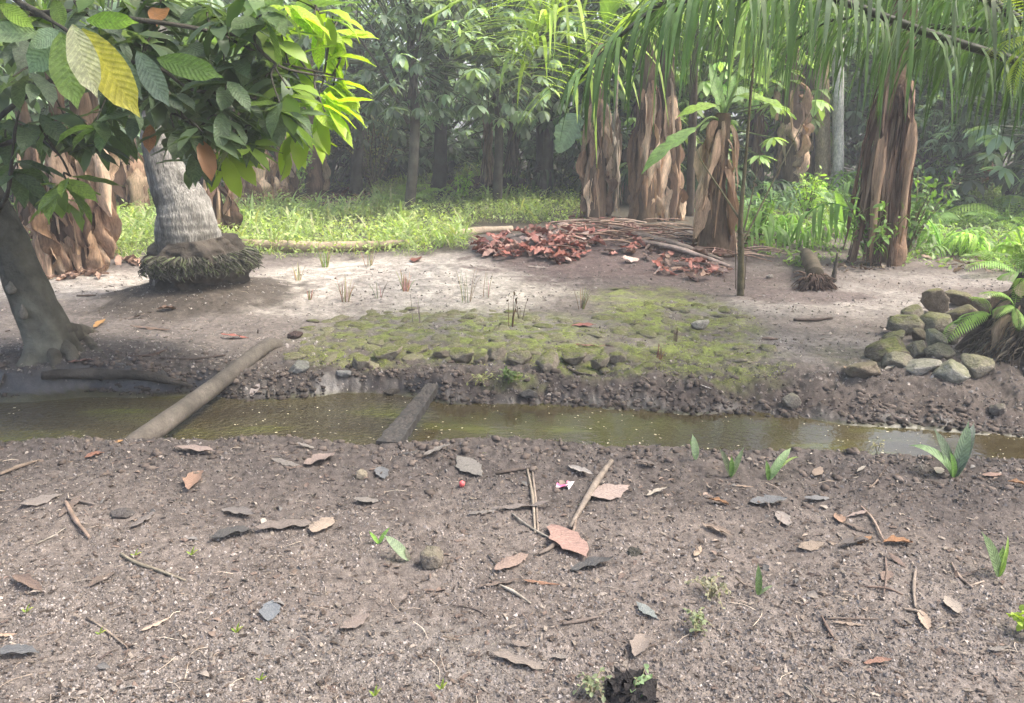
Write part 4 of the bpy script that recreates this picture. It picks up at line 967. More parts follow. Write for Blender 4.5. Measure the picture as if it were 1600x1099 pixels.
# ---- palms standing further back
def bare_trunk(name, bx, by, tx, ty, wpx, col, label, cat='palm tree', rings=True, crown=True, lean=0, colv=.3):
    p = ground(bx, by); Y = p.y; top = atY(tx, ty, Y); r0 = wpx/F*Y/2; t = thing(name, label, cat, p)
    ht = 3.4; full = top+(top-p).normalized()*ht; g = Geo()
    tube(g, [p-Vector((0, 0, .1)), p.lerp(top, .3)+Vector((r0*.3, 0, 0)), top, full], [r0*1.35, r0, r0*.95, r0*.85], n=90, seg=18, rough=r0*.1, rs=4, col=col, colvar=colv, seed=bx, lobes=(lambda u, a: 1+0.03*np.sin(u*160)) if rings else None)
    part('trunk', g, M['palm_bark'] if rings else M['bark'], t)
    if crown:
        g = Geo()
        for i in range(7): palm_frond_mass(g, full, i*2.4, R.uniform(.1, 1.1), 3.6, 26, .8, .05, (0.07, 0.115, 0.035))
        part('crown', g, M['frond'], t, kind='stuff')
    return t, full
bare_trunk('palm_tree', 1306, 312, 1309, 60, 17, (0.62, 0.60, 0.55), 'distant palm with whitish grey trunk, right of the tan one')
bare_trunk('palm_tree', 1282, 310, 1283, 90, 22, (0.42, 0.33, 0.22), 'distant palm with smooth tan trunk beside the white one')
bare_trunk('shade_tree', 846, 306, 850, 100, 26, (0.055, 0.055, 0.045), 'dark trunk with swollen foot at the back, centre of the picture', 'tree', False, False)
bare_trunk('shade_tree', 683, 302, 690, 140, 20, (0.05, 0.05, 0.042), 'dark thin trunk at the back, behind the twiggy bush', 'tree', False, False)
bare_trunk('shade_tree', 1215, 300, 1212, 60, 12, (0.13, 0.12, 0.10), 'faint slender trunk far behind the skirted banana plants', 'tree', False, False)
bare_trunk('shade_tree', 556, 302, 548, 120, 16, (0.10, 0.10, 0.08), 'greyish trunk at the back beside the dark bare soil', 'tree', False, False)

def stump_palm():
    p = ground(1388, 412); Y = p.y; t = thing('dead_palm_stump', 'stout palm stump shaggy with long dark brown dead frond strips', 'stump', p)
    top = atY(1398, 125, Y); r0 = 0.175; g = Geo()
    tube(g, [p-Vector((0, 0, .05)), p.lerp(top, .5), top, top+Vector((0, 0, .9))], [r0*1.0, r0*0.95, r0*0.9, r0*.7], n=50, seg=24, rough=.03, rs=6, col=(0.20, 0.13, 0.085), colvar=.5, seed=77)
    part('trunk', g, M['bark'], t)
    for i in range(130):
        u = R.uniform(.5, 1.0); c = p.lerp(top, u); a = R.uniform(-PI*1.02, 0.02); o = Vector((math.cos(a), math.sin(a), 0))
        L_ = min(R.uniform(.7, 1.5), (c.z-p.z)*1.02); lean = 0.09*max(0, -o.x)+0.0
        col = jit(R.choice([(0.22, 0.135, 0.09), (0.15, 0.09, 0.065), (0.30, 0.20, 0.14), (0.10, 0.065, 0.05), (0.34, 0.25, 0.18)]), .55, 1.1)
        rot = Matrix.Rotation(math.atan2(-o.x, o.y), 3, 'Z') @ Matrix.Rotation(lean+R.uniform(-.04, .04), 3, 'X') @ Matrix.Rotation(R.uniform(-.06, .06), 3, 'Y')
        link('dead_strip', R.choice(DRYF), M['dry'], t, (*col, 1), mw=xf(c+o*r0*.9-p, rot, (R.uniform(.5, 1.2), .8, L_)))
    for (x0, x1, yb, yt) in [(1372, 1384, 395, 215), (1420, 1414, 370, 190)]:       # two broad tan sheaths
        c = atY(x0+8, yt, Y-.22); L_ = size(yb-yt, Y)
        link('sheath', DRY[2], M['dry'], t, (0.36, 0.25, 0.17, 1), mw=xf(c-p, Matrix.Rotation(PI, 3, 'Z'), (.6, .4, L_)))
    g = Geo()
    for i in range(7): palm_frond_mass(g, top+Vector((0, 0, .9)), i*2.4, R.uniform(.3, 1.2), 2.8, 26, .7, .045, (0.07, 0.11, 0.04))
    part('crown', g, M['frond'], t, kind='stuff')
stump_palm()
# ================================================================ THE OIL PALM AT THE RIGHT EDGE
def oil_palm():
    base = Vector((3.72, 4.95, 0.0)); base.z = hz(base.x, base.y)
    t = thing('oil_palm', 'oil palm at the right edge with shaggy stump foot and fronds hanging across the top', 'palm tree', base)
    top = atY(1730, 110, 5.0)
    g = Geo(); tube(g, [base-Vector((0, 0, .15)), base.lerp(top, .5), top], [0.30, 0.27, 0.2], n=50, seg=40, rough=.05, rs=6, col=(0.10, 0.085, 0.065), colvar=.5, seed=55, lobes=lambda u, a: 1+.10*np.sin(a*8+u*26)*np.sin(u*30))
    part('trunk', g, M['bark'], t)
    g = Geo(); RB = Vector((3.34, 4.86, hz(3.34, 4.86))); tube(g, [RB+Vector((0, 0, -.15)), RB+Vector((.05, 0, .15)), RB+Vector((.2, .03, .42)), RB+Vector((.35, .05, .7))], [.35, .31, .22, .14], n=40, seg=44, rough=.06, rs=6, col=(.07, .058, .046), colvar=.5, seed=56); part('root_mass', g, M['bark'], t)
    for (px0, py0, Y0, px1, py1, Y1, r, c) in [(1585, 455, 5.1, 1438, 612, 4.98, .026, (.055, .042, .035)), (1600, 430, 5.2, 1545, 520, 5.1, .03, (.05, .04, .035)), (1580, 500, 4.9, 1506, 590, 4.9, .02, (.09, .075, .055)),
            (1575, 520, 4.85, 1530, 655, 4.7, .022, (.11, .095, .07)), (1600, 510, 4.8, 1555, 640, 4.65, .03, (.05, .042, .035)), (1550, 545, 4.9, 1492, 608, 4.85, .008, (.45, .4, .3)), (1590, 540, 4.8, 1575, 680, 4.5, .03, (.08, .066, .05)),
            (1600, 470, 5.0, 1524, 505, 5.2, .018, (.10, .08, .06)), (1560, 560, 4.85, 1528, 606, 4.8, .007, (.42, .37, .28)), (1630, 420, 4.9, 1582, 470, 5.0, .02, (.24, .2, .13))]:
        g = Geo(); A = atY(px0, py0, Y0); B = atY(px1, py1, Y1); tube(g, [A, (A+B)/2+Vector((0, -.01, .02)), B], [r, r*1.1, r*0.6], n=20, seg=8, rough=r*.3, rs=12, col=c, colvar=.5, seed=px0)
        part('dead_petiole', g, M['bark'], t)
    g = Geo()
    for i in range(900):        # shaggy fibres and rootlets
        a = R.uniform(PI*.75, PI*1.7); z = R.uniform(0.02, 0.70); r = 0.36-.26*z+.04*R.random(); p = Vector((RB.x+.42*z+math.cos(a)*r, RB.y+math.sin(a)*r, RB.z+z)); L_ = R.uniform(.06, .24)
        e = p+Vector((math.cos(a)*.08+R.uniform(-.04, .02), math.sin(a)*.07, -L_)); k = R.uniform(.4, 1.6)
        tube(g, [p, (p+e)/2+Vector((math.cos(a)*.03, 0, .02)), e], [.006*R.uniform(.5, 1.6), .002], n=4, seg=4, col=tuple(v*k for v in R.choice([(.08, .065, .05), (.05, .04, .033), (.13, .105, .075)])), cap=False)
    part('root_fringe', g, M['fibre'], t, kind='stuff')
    for i in range(14):
        a = R.uniform(PI*.8, PI*1.5); z = R.uniform(.2, .7); o = Vector((math.cos(a), math.sin(a), 0)); c = RB+Vector((.42*z, 0, z))+o*(.42-.3*z)
        link('dead_leaf', R.choice(DRY), M['dry'], t, (*jit(R.choice(TAN), .4, .9), 1), mw=xf(c-base, Matrix.Rotation(math.atan2(-o.x, o.y), 3, 'Z'), (.7, .8, R.uniform(.25, .5))))
    DG = (0.105, 0.18, 0.06)
    def path(*pts): return smooth_path([atY(*p) for p in pts], 34)
    fr = [
     (path((1690, 125, 5.0), (1480, 62, 4.8), (1310, 0, 4.6), (1170, -45, 4.4), (1060, -10, 4.3), (965, 60, 4.2), (900, 130, 4.1)), 62, .74, .019, DG, True),
     (path((1690, 110, 5.0), (1560, 10, 4.6), (1400, -70, 4.3), (1250, -85, 4.1), (1130, -40, 3.9), (1050, 20, 3.8)), 60, .80, .019, DG, True),
     (path((1690, 140, 4.9), (1640, 50, 4.5), (1560, -20, 4.2), (1450, -60, 3.9), (1350, -50, 3.7), (1280, 0, 3.6)), 26, .66, .019, (0.13, 0.18, 0.10), True),
     (path((1690, 110, 5.1), (1600, 20, 5.5), (1450, -50, 5.9), (1300, -60, 6.3), (1180, -10, 6.6), (1100, 60, 6.8)), 64, .95, .024, DG, False),
     (path((1690, 100, 5.1), (1620, -60, 5.6), (1560, -110, 6.2), (1500, -60, 6.8), (1440, 20, 7.2)), 56, .95, .024, DG, False),
     (path((1690, 130, 4.8), (1730, 20, 4.4), (1700, -60, 4.0), (1600, -90, 3.7), (1500, -60, 3.5)), 44, .66, .02, DG, False),
     (path((1690, 130, 5.0), (1580, 60, 5.2), (1440, 40, 5.5), (1310, 30, 5.8), (1230, 70, 6.0)), 56, .72, .020, DG, False),
     (path((1690, 130, 5.0), (1650, 40, 5.3), (1580, 0, 5.8), (1490, 20, 6.3), (1420, 80, 6.6)), 52, .8, .021, DG, False),
     (path((1690, 110, 5.1), (1500, -60, 5.3), (1300, -110, 5.5), (1130, -60, 5.6), (1020, 10, 5.6)), 60, .85, .021, DG, False),
     (path((1690, 120, 5.1), (1800, 0, 5.5), (1900, 0, 6.0), (2000, 80, 6.3)), 30, .8, .034, DG, False),
     (path((1690, 120, 5.0), (1500, -120, 4.9), (1250, -200, 4.9), (1000, -190, 4.9), (850, -110, 4.9)), 56, .8, .022, DG, False),
    ]
    for i, (P, n, ll, lw, c, ind) in enumerate(fr): frond_part(t, P, int(n*.85), ll*.86, lw, c, vary=.45, indiv=ind and i < 3, rcol=(.05, .055, .035), rr=(.028, .007))
    return t
oil_palm()

def young_palm():
    """the sunlit frond left of centre comes from a taller palm behind the middle banana plants"""
    p = ground(1078, 338); top = atY(1090, -150, p.y-1.5); t = thing('young_palm', 'sunlit palm whose bright green fronds droop left over the middle banana plants', 'palm tree', p)
    g = Geo(); tube(g, [p-Vector((0, 0, .1)), p.lerp(top, .5)+Vector((.05, .2, 0)), top], [.07, .06, .05], n=40, seg=16, rough=.01, rs=5, col=(.07, .055, .04), colvar=.4); part('trunk', g, M['bark'], t)
    def path(*pts): return smooth_path([tuple(top)]+[atY(*q) for q in pts], 30)
    G1, G2 = (0.34, 0.46, 0.10), (0.27, 0.38, 0.12)  # lighter than the oil palm: sunlight on these fronds put into the colour
    frond_part(t, path((1060, -90, 7.4), (1010, 0, 6.6), (945, 80, 5.9), (890, 150, 5.5)), 46, 1.0, .026, G1, True, (.1, .05, 0, .15, 0, .7), rcol=(.2, .26, .09))
    frond_part(t, path((1000, -80, 8.2), (930, -20, 7.8), (850, 40, 7.4), (800, 95, 7.2)), 42, 1.05, .027, G2, True, (.1, .05, 0, .15, 0, .7), rcol=(.2, .26, .09))
    frond_part(t, path((1040, -110, 7.8), (960, -60, 7.0), (880, 10, 6.4), (820, 110, 6.1)), 38, .95, .026, G1, False, (.1, .05, 0, .15, 0, .7), rcol=(.2, .26, .09))
    frond_part(t, path((990, -140, 7.4), (880, -20, 6.6), (760, -15, 6.0), (665, 30, 5.7)), 14, .16, .03, (0.26, 0.40, 0.06), True, rcol=(.28, .4, .09), rr=(.02, .01))
    frond_part(t, path((1140, -120, 8.2), (1180, 0, 7.6), (1200, 90, 7.4)), 30, .85, .036, G2, False)
    frond_part(t, path((1200, -130, 9.5), (1300, -60, 9.5), (1390, 30, 9.5)), 30, .9, .04, G2, False)
young_palm()

# ================================================================ GRASS AND WEEDS
def lump_noise(x, y): return 0.6*noise2(x*0.9, y*0.9, 51)+0.4*noise2(x*2.7, y*2.7, 52)
BLADE = []
for i in range(4):
    s = strip_tpl(1, 0.05, 1.35-i*0.15, 0.7+0.3*i, 5, end=-0.9); BLADE.append(s)
def grass():
    def region(px, py):
        a = (py < 404+8*math.sin(px*.05)) and (150 < px < 740) and py > 270
        a = a or (740 <= px < 905 and py < 372 and py > 290)
        return a
    g = Geo(); wd = Geo(); N = 46000
    x = NR.uniform(-9, 3.2, N); y = 9.0+(20-9.0)*NR.rand(N)**1.3; z = h_smooth(x, y)
    # project to know which soil patches stay bare
    zz = CAM_H-z; f = y*math.cos(PITCH)+zz*math.sin(PITCH); up = -zz*math.cos(PITCH)+y*math.sin(PITCH)
    px = 800+F*x/f; py = 549.5-F*up/f
    edge = 400+7*noise2(px*.03, px*0, 61)+4*noise2(px*.11, px*0, 62)-np.where(px > 640, (px-640)*0.13, 0)
    bare = ((np.abs(px-780) < 95) & (np.abs(py-293) < 14)) | ((np.abs(px-520) < 62) & (np.abs(py-312) < 14)) | ((px > 730) & (py > 350)) | ((px > 905)) | ((px < 150) & (py > 330) & (NR.rand(N) < .6))
    ok = (py < edge) & ~bare & (NR.rand(N) < 0.85+0.6*lump_noise(x, y)); x = x[ok]; y = y[ok]; m = len(x); py = py[ok]
    ln = lump_noise(x, y)
    k = NR.randint(0, 4, m); h = (0.08+0.20*NR.rand(m)**1.5)*(1+1.3*ln)*np.clip((404-py)/30+.35, .4, 1)
    d = np.stack([NR.normal(size=m), NR.normal(size=m), 0*x], 1)
    base = np.where(NR.rand(m)[:, None] < .25, np.array([[0.40, 0.41, 0.22]]), np.array([[0.25, 0.34, 0.13]]))*(1+0.35*ln[:, None])*NR.uniform(.7, 1.25, (m, 1))
    pos = np.stack([x, y, h_smooth(x, y)], 1)
    for i in range(4):
        s = k == i; scatter(g, BLADE[i], pos[s], frames_np(d[s], np.repeat([[0, 0, 1.0]], s.sum(), 0)), np.stack([h[s]*1.7, h[s]*1.5, h[s]*1.5], 1), base[s])
    link('grass', g.mesh('grass'), M['leaf_mass'], kind='stuff', label='low bright green grass carpeting the ground behind the sand', category='grass')
    # broad little leaves among the grass
    n = len(x); sel = NR.rand(n) < .75; x = x[sel]+NR.normal(size=sel.sum())*.05; y = y[sel]; n = len(x); z = h_smooth(x, y)+NR.uniform(.03, .24, n)*(1+.8*lump_noise(x, y))
    d = rnd_dirs(n, 0.1); s = NR.uniform(.035, .075, n)
    c = np.array([(0.36, 0.45, 0.17)])*NR.uniform(.6, 1.35, (n, 1))
    scatter(wd, leaf_tpl(L=1, W=.55, nu=3, nv=3, droop=.5, fold=.2), np.stack([x, y, z], 1), frames_np(d, np.array([[0, 0, 1.0]])+NR.normal(size=(n, 3))*.3), s, c)
    link('ground_weeds', wd.mesh('ground_weeds'), M['leaf_mass'], kind='stuff', label='small broad leaved weeds among the grass', category='weeds')
    # thicker undergrowth on the right
    g = Geo(); N = 26000; x = NR.uniform(0.8, 12, N); y = 8.3+(19-8.3)*NR.rand(N)**1.15; z = h_smooth(x, y); zz = CAM_H-z; f = y*math.cos(PITCH)+zz*math.sin(PITCH); up = -zz*math.cos(PITCH)+y*math.sin(PITCH)
    px = 800+F*x/f; py = 549.5-F*up/f
    edge = 415+8*noise2(px*.03, px*0, 71)+5*noise2(px*.1, px*0, 72)-np.where(px < 1240, (1240-px)*0.45, 0)+np.where(px > 1480, (px-1480)*.12, 0)
    ok = (py < edge) & ((px > 1150) | ((px > 1065) & (py < 335)) | ((py < 322) & (px > 900))) & (NR.rand(N) < .8+.6*lump_noise(x, y)); x = x[ok]; y = y[ok]; n = len(x)
    ln = lump_noise(x, y); hh = (0.06+0.20*NR.rand(n)**1.6)*(1+.8*ln)
    base = np.stack([x, y, h_smooth(x, y)], 1)
    d = np.stack([NR.normal(size=n), NR.normal(size=n), 0*x], 1); k = NR.randint(0, 4, n)
    c = np.where(NR.rand(n)[:, None] < .3, np.array([[.28, .34, .13]]), np.array([[.15, .24, .07]]))*(1+.35*ln[:, None])*NR.uniform(.7, 1.3, (n, 1))
    for i in range(4):
        s = k == i; scatter(g, BLADE[i], base[s], frames_np(d[s], np.repeat([[0, 0, 1.0]], s.sum(), 0)), np.stack([hh[s]*1.1, hh[s]*1.2, hh[s]*1.3], 1), c[s])
    m = int(n*1.5); i = NR.randint(0, n, m); z = base[i, 2]+hh[i]*NR.uniform(.2, 1.15, m); pos = np.stack([x[i]+NR.normal(size=m)*.05, y[i]+NR.normal(size=m)*.05, z], 1)
    s = NR.uniform(.05, .13, m); dd = rnd_dirs(m, -0.05)
    scatter(g, leaf_tpl(L=1, W=.38, nu=3, nv=3, droop=.6, fold=.2), pos, frames_np(dd, np.array([[0, 0, 1.0]])+NR.normal(size=(m, 3))*.3), s, np.array([(.20, .30, .09)])*NR.uniform(.55, 1.45, (m, 1)))
    link('undergrowth', g.mesh('undergrowth'), M['leaf_mass'], kind='stuff', label='lush mixed green undergrowth behind the sandy track on the right', category='undergrowth')
    # moss cushions: short fuzzy nap over the moss, and thin grass by the water
grass()

PROTO_FROND = []
for i in range(4):
    g = Geo(); P = frond_path((0, 0, 0), 0, 1.15-.2*i, 1.0, 0.9+.1*i, 16)
    palm_frond_mass(g, None, 0, 0, 0, 13, .34, .035, (1, 1, 1), P=P, rr=(.012, .004), rcol=(1.1, 1.2, 1.0), start=.25)
    PROTO_FROND.append(g.mesh('frond'))
FERN = []
for i in range(3):
    g = Geo(); n = 24; P = frond_path((0, 0, 0), 0, .9-.3*i, 1.0, 1.0, n); tube(g, [tuple(q) for q in P], (.008, .003), n=n, seg=4, cap=False)
    T = np.gradient(P, axis=0)
    for side in (-1, 1):
        ps = P[3:]; m = len(ps); d = np.stack([np.full(m, side*1.0), T[3:, 1]/np.abs(T[3:]).max()*.5+.2, np.full(m, -.15)], 1); s = .24*np.sin(np.linspace(.35, PI, m))**.8+.02
        scatter(g, leaf_tpl(L=1, W=.11, nu=5, nv=3, droop=.5, fold=.2), ps, frames_np(d, np.repeat([[0, 0, 1.0]], m, 0)), s, np.ones((m, 3)))
    FERN.append(g.mesh('fern_frond'))
STRAP = [leaf_mesh('strap_leaf', L=1, W=.13, nu=12, nv=5, droop=d_, fold=.45, wave=.0, seed=i, shape=.8) for i, d_ in enumerate((.5, 1.1, 1.7))]
def plant(px, py, h, kind, label, col, name=None, cat='plant', n=8, spread=.6, group=None, p=None):
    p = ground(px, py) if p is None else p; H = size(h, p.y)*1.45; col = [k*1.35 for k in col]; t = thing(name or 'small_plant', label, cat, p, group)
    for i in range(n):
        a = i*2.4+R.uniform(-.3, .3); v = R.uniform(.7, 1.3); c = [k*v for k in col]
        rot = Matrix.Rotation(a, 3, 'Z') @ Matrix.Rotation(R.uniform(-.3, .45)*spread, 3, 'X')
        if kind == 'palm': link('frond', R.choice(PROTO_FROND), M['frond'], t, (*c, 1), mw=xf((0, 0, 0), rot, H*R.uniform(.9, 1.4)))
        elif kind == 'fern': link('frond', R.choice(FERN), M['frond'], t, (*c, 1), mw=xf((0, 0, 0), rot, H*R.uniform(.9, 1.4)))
        elif kind == 'strap': link('leaf', R.choice(STRAP), M['leaf'], t, (*c, 1), mw=xf((0, 0, 0), Matrix.Rotation(a, 3, 'Z') @ Matrix.Rotation(R.uniform(.7, 1.35), 3, 'X'), H*R.uniform(.8, 1.3)))
    if kind == 'shrub':
        g = Geo(); lf = Geo(); pos = []; dd = []
        for i in range(n):
            a = R.uniform(0, 6.28); e = p+Vector((math.cos(a)*H*spread*R.random(), math.sin(a)*H*spread*R.random(), H*R.uniform(.6, 1.1))); m_ = (p+e)/2+Vector((R.uniform(-.05, .05)*H, 0, .06*H))
            PP = tube(g, [p, m_, e], [.012*H+.003, .003], n=10, seg=5, col=(.16, .14, .08), cap=False)
            for k in range(3, 10):
                for _ in range(3): pos.append(PP[k]+NR.normal(size=3)*.05*H); dd.append(rnd_dirs(1, 0.0)[0])
        part('stems', g, M['bark'], t, kind='stuff')
        m = len(pos); scatter(lf, leaf_tpl(L=1, W=.42, nu=5, nv=3, droop=.6, fold=.2), np.array(pos), frames_np(np.array(dd), np.array([[0, 0, 1.0]])+NR.normal(size=(m, 3))*.3), NR.uniform(.5, 1.2, m)*min(.11, H*.24), np.array([col])*NR.uniform(.6, 1.4, (m, 1)))
        part('leaves', lf, M['leaf_mass'], t, kind='stuff')
    return t
G0, G1_, G2_, G3_, G4_ = (.09, .16, .045), (.14, .24, .06), (.06, .11, .04), (.24, .36, .07), (.13, .21, .10)
for a in [
 (1232, 385, 78, 'palm', 'palm seedling with fine arching leaves right of the thin sapling', G1_, 9), (1205, 330, 55, 'palm', 'smaller palm seedling behind the one by the thin sapling', G4_, 8),
 (1290, 318, 60, 'palm', 'palm seedling in front of the white trunk', G1_, 9), (1330, 300, 46, 'palm', 'far palm seedling between the white trunk and the shaggy stump', G4_, 8),
 (1322, 372, 72, 'strap', 'broad bladed seedling left of the shaggy stump', G0, 8), (1362, 415, 70, 'shrub', 'leafy green bush hiding the left foot of the shaggy stump', G1_, 16),
 (1415, 400, 84, 'shrub', 'tall weedy bush in front of the shaggy stump', G0, 16), (1470, 395, 66, 'palm', 'upright palm seedling between shaggy stump and right edge', G1_, 9),
 (1548, 405, 60, 'palm', 'bright palm seedling near the right edge above the rock pile', G3_, 9), (1455, 322, 52, 'shrub', 'low bush beside the brown leaf heap at the right', G1_, 12),
 (1500, 352, 56, 'fern', 'fern below the tall strap leaves', G1_, 9), (1572, 350, 66, 'fern', 'spreading fern at the right edge', G3_, 10), (1590, 300, 70, 'fern', 'upper fern at the right edge, behind the spreading one', G1_, 10),
 (1186, 375, 40, 'shrub', 'little weed at the foot of the slim banana plant', G1_, 9), (1260, 345, 50, 'shrub', 'weedy bush behind the palm seedling', G3_, 12), (1385, 330, 50, 'fern', 'fern growing behind the shaggy stump', G0, 8),
 (1590, 430, 62, 'fern', 'fern with lacy fronds above the rocks at the right edge', G1_, 9), (1520, 300, 50, 'shrub', 'dim bush behind the strap leaves', G2_, 12),
 (585, 300, 78, 'shrub', 'straggly twiggy pale bush standing in the grass at the back', (.24, .25, .13), 30), (640, 318, 44, 'fern', 'light green fern beside the twiggy bush', G3_, 8), (458, 318, 58, 'shrub', 'leafy green shrub left of the smooth brown banana stem', G1_, 14),
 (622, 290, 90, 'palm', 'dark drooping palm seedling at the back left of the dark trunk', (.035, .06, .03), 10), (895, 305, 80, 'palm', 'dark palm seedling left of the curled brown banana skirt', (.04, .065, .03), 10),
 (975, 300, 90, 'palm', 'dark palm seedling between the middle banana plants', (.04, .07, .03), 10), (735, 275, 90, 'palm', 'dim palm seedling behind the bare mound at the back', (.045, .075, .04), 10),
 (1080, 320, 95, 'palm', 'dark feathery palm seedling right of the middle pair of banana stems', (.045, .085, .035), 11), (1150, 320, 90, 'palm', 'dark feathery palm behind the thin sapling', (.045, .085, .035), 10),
 (720, 318, 30, 'shrub', 'low weed on the left shoulder of the bare mound at the back', G3_, 9), (220, 320, 60, 'shrub', 'pale bush left of the grey palm trunk', G1_, 14), (30, 330, 60, 'shrub', 'green bush at the far left edge', G0, 14),
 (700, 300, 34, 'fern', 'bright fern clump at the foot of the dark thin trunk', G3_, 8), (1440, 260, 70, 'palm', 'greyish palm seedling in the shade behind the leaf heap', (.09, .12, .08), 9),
]: plant(a[0], a[1], a[2], a[3], a[4], a[5], name={'palm': 'palm_seedling', 'strap': 'seedling', 'shrub': 'bush', 'fern': 'fern'}[a[3]], cat={'palm': 'palm seedling', 'strap': 'seedling', 'shrub': 'bush', 'fern': 'fern'}[a[3]], n=a[6])

def strap_leaves(name, label, cat, px, py, leaves, base=None, mats=STRAP, Yoff=0.0):
    p = ground(px, py); t = thing(name, label, cat, p)
    for (tx, ty, mx_, col, w_, dy) in leaves:
        B = atY(tx, ty, p.y+dy); d = B-p
        link('leaf', STRAP[mx_], M['leaf'], t, (*col, 1), mw=xf((0, 0, 0), frame(d+Vector((0, 0, d.length*(0.15, .4, .65)[mx_])), Vector((0, -.5, 1))), (d.length*w_, d.length*1.05, d.length*1.05)))
    return t
strap_leaves('strap_leaved_plant', 'tall plant with broad arching strap leaves at the right, one bright green', 'plant', 1528, 285, [(1570, 150, 0, (.26, .42, .06), 1.0, 0), (1460, 180, 1, (.17, .26, .12), .8, -.2), (1590, 190, 1, (.20, .28, .2), 1.5, .1), (1490, 238, 0, (.28, .44, .07), 1.8, -.2), (1545, 200, 0, (.12, .2, .07), 1.0, .2)])
GY = (.17, .22, .14)
strap_leaves('seedling', 'single pale rolled seedling at the water edge, leftmost of the near bank seedlings', 'seedling', 1087, 722, [(1085, 682, 0, (.22, .30, .18), 2.6, 0), (1081, 690, 0, (.10, .19, .05), 2.0, 0)])
strap_leaves('seedling', 'small dark two-leaved seedling second from the left on the near bank', 'seedling', 1142, 746, [(1130, 703, 0, (.07, .09, .05), 2.0, 0), (1162, 702, 0, (.17, .22, .13), 1.5, 0), (1145, 715, 0, (.10, .19, .04), 2.0, 0)])
strap_leaves('seedling', 'seedling with one pale leaf arching right over the water', 'seedling', 1201, 747, [(1240, 700, 1, (.22, .32, .16), 1.8, 0), (1200, 722, 0, (.09, .17, .04), 2.2, 0), (1266, 708, 2, (.2, .28, .08), .5, 0)])
strap_leaves('seedling', 'biggest near bank seedling with folded grey-green leaves', 'seedling', 1490, 748, [(1520, 664, 0, (.14, .20, .13), 1.9, .02), (1455, 690, 2, (.20, .30, .15), 1.7, -.04), (1470, 672, 0, (.09, .13, .08), 2.0, .05), (1540, 662, 1, (.08, .11, .09), 1.4, 0), (1494, 712, 0, (.12, .23, .05), 2.4, -.03)])
strap_leaves('seedling', 'seedling with one broad upright leaf near the right edge of the near ground', 'seedling', 1561, 896, [(1548, 838, 0, (.14, .20, .10), 2.4, 0), (1572, 856, 0, (.15, .25, .06), 2.4, .02), (1590, 843, 1, (.22, .33, .07), .7, 0)])
strap_leaves('seedling', 'tiny dark upright sprout right of the pale creeping weed', 'seedling', 1184, 932, [(1188, 887, 0, (.10, .16, .07), 1.9, 0), (1210, 916, 1, (.13, .18, .10), 1.5, 0)])
strap_leaves('sprout', 'bright green fringed sprout beside the half buried brown rock', 'seedling', 592, 856, [(578, 832, 0, (.22, .40, .08), 2.2, 0), (606, 826, 0, (.20, .36, .10), 2.0, 0)])
strap_leaves('sprout', 'sprout with a pale grey-green flat leaf beside the half buried brown rock', 'seedling', 640, 880, [(603, 838, 0, (.24, .31, .20), 2.6, 0), (634, 858, 0, (.26, .24, .2), 2.6, 0)])
for (px, py, lab) in [(370, 992, 'little yellow-green sprout left of the blue-grey leaf'), (42, 962, 'small green blade at the left edge of the near ground'), (212, 876, 'yellow sprout at the end of the forked pale twig, upper one'),
      (300, 872, 'yellowish sprout left of the dark curled leaf pair'), (157, 998, 'yellow-green sprout beside the thin twig at the left'), (586, 1090, 'bright moss-green sprout at the bottom edge'), (690, 1080, 'faint green sprout at the bottom, right of the brighter one'), (408, 1070, 'faint pale sprout near the bottom left')]:
    strap_leaves('sprout', lab, 'seedling', px, py, [(px-9, py-10, 0, (.24, .34, .06), 2.4, 0), (px+8, py-13, 1, (.3, .34, .09), 2.0, 0), (px+2, py-18, 0, (.2, .28, .05), 1.8, 0)])
def creeping(px, py, r, n, lab, col=(.20, .24, .14), ls=.015):
    p = ground(px, py); t = thing('creeping_weed', lab, 'weed', p); g = Geo(); lf = Geo()
    for i in range(n):
        a = R.uniform(0, 6.28); rr = size(r, p.y)*R.uniform(.3, 1); e = p+Vector((math.cos(a)*rr, math.sin(a)*rr*1.2, R.uniform(.01, .06)))
        PP = tube(g, [p, (p+e)/2+Vector((0, 0, .035)), e], [.0016, .001], n=6, seg=4, col=(.26, .24, .14), cap=False)
        for k in (2, 3, 4, 5):
            d = rnd_dirs(1, .1); scatter(lf, leaf_tpl(L=1, W=.7, nu=5, nv=3, droop=.4), PP[k][None], frames_np(d, np.array([[0, 0, 1.0]])), np.array([ls*R.uniform(.6, 1.3)]), np.array([col])*R.uniform(.7, 1.2))
    part('stems', g, M['fibre'], t, kind='stuff'); part('leaves', lf, M['leaf_mass'], t, kind='stuff')
creeping(1086, 985, 34, 20, 'pale green creeping weed in the near ground, lower of two'); creeping(1110, 935, 44, 18, 'thin creeping weed just above the pale green one', (.25, .25, .17))
creeping(925, 1085, 40, 14, 'weed with thread-like stems left of the black hole at the bottom'); creeping(1000, 1085, 26, 7, 'two-leaved weed sprouting in front of the black hole', (.20, .29, .15), .02)
creeping(1594, 985, 24, 6, 'yellow-green vine sprig at the right edge', (.28, .38, .06), .03); creeping(797, 598, 22, 26, 'dark green tuft on the far bank at the water edge', (.10, .15, .05), .03)
creeping(757, 592, 36, 16, 'pale moss-like weed on the far bank left of the dark tuft', (.26, .28, .12), .02); creeping(1370, 712, 16, 8, 'thin pale stalks rising at the water edge', (.35, .33, .2), .012)

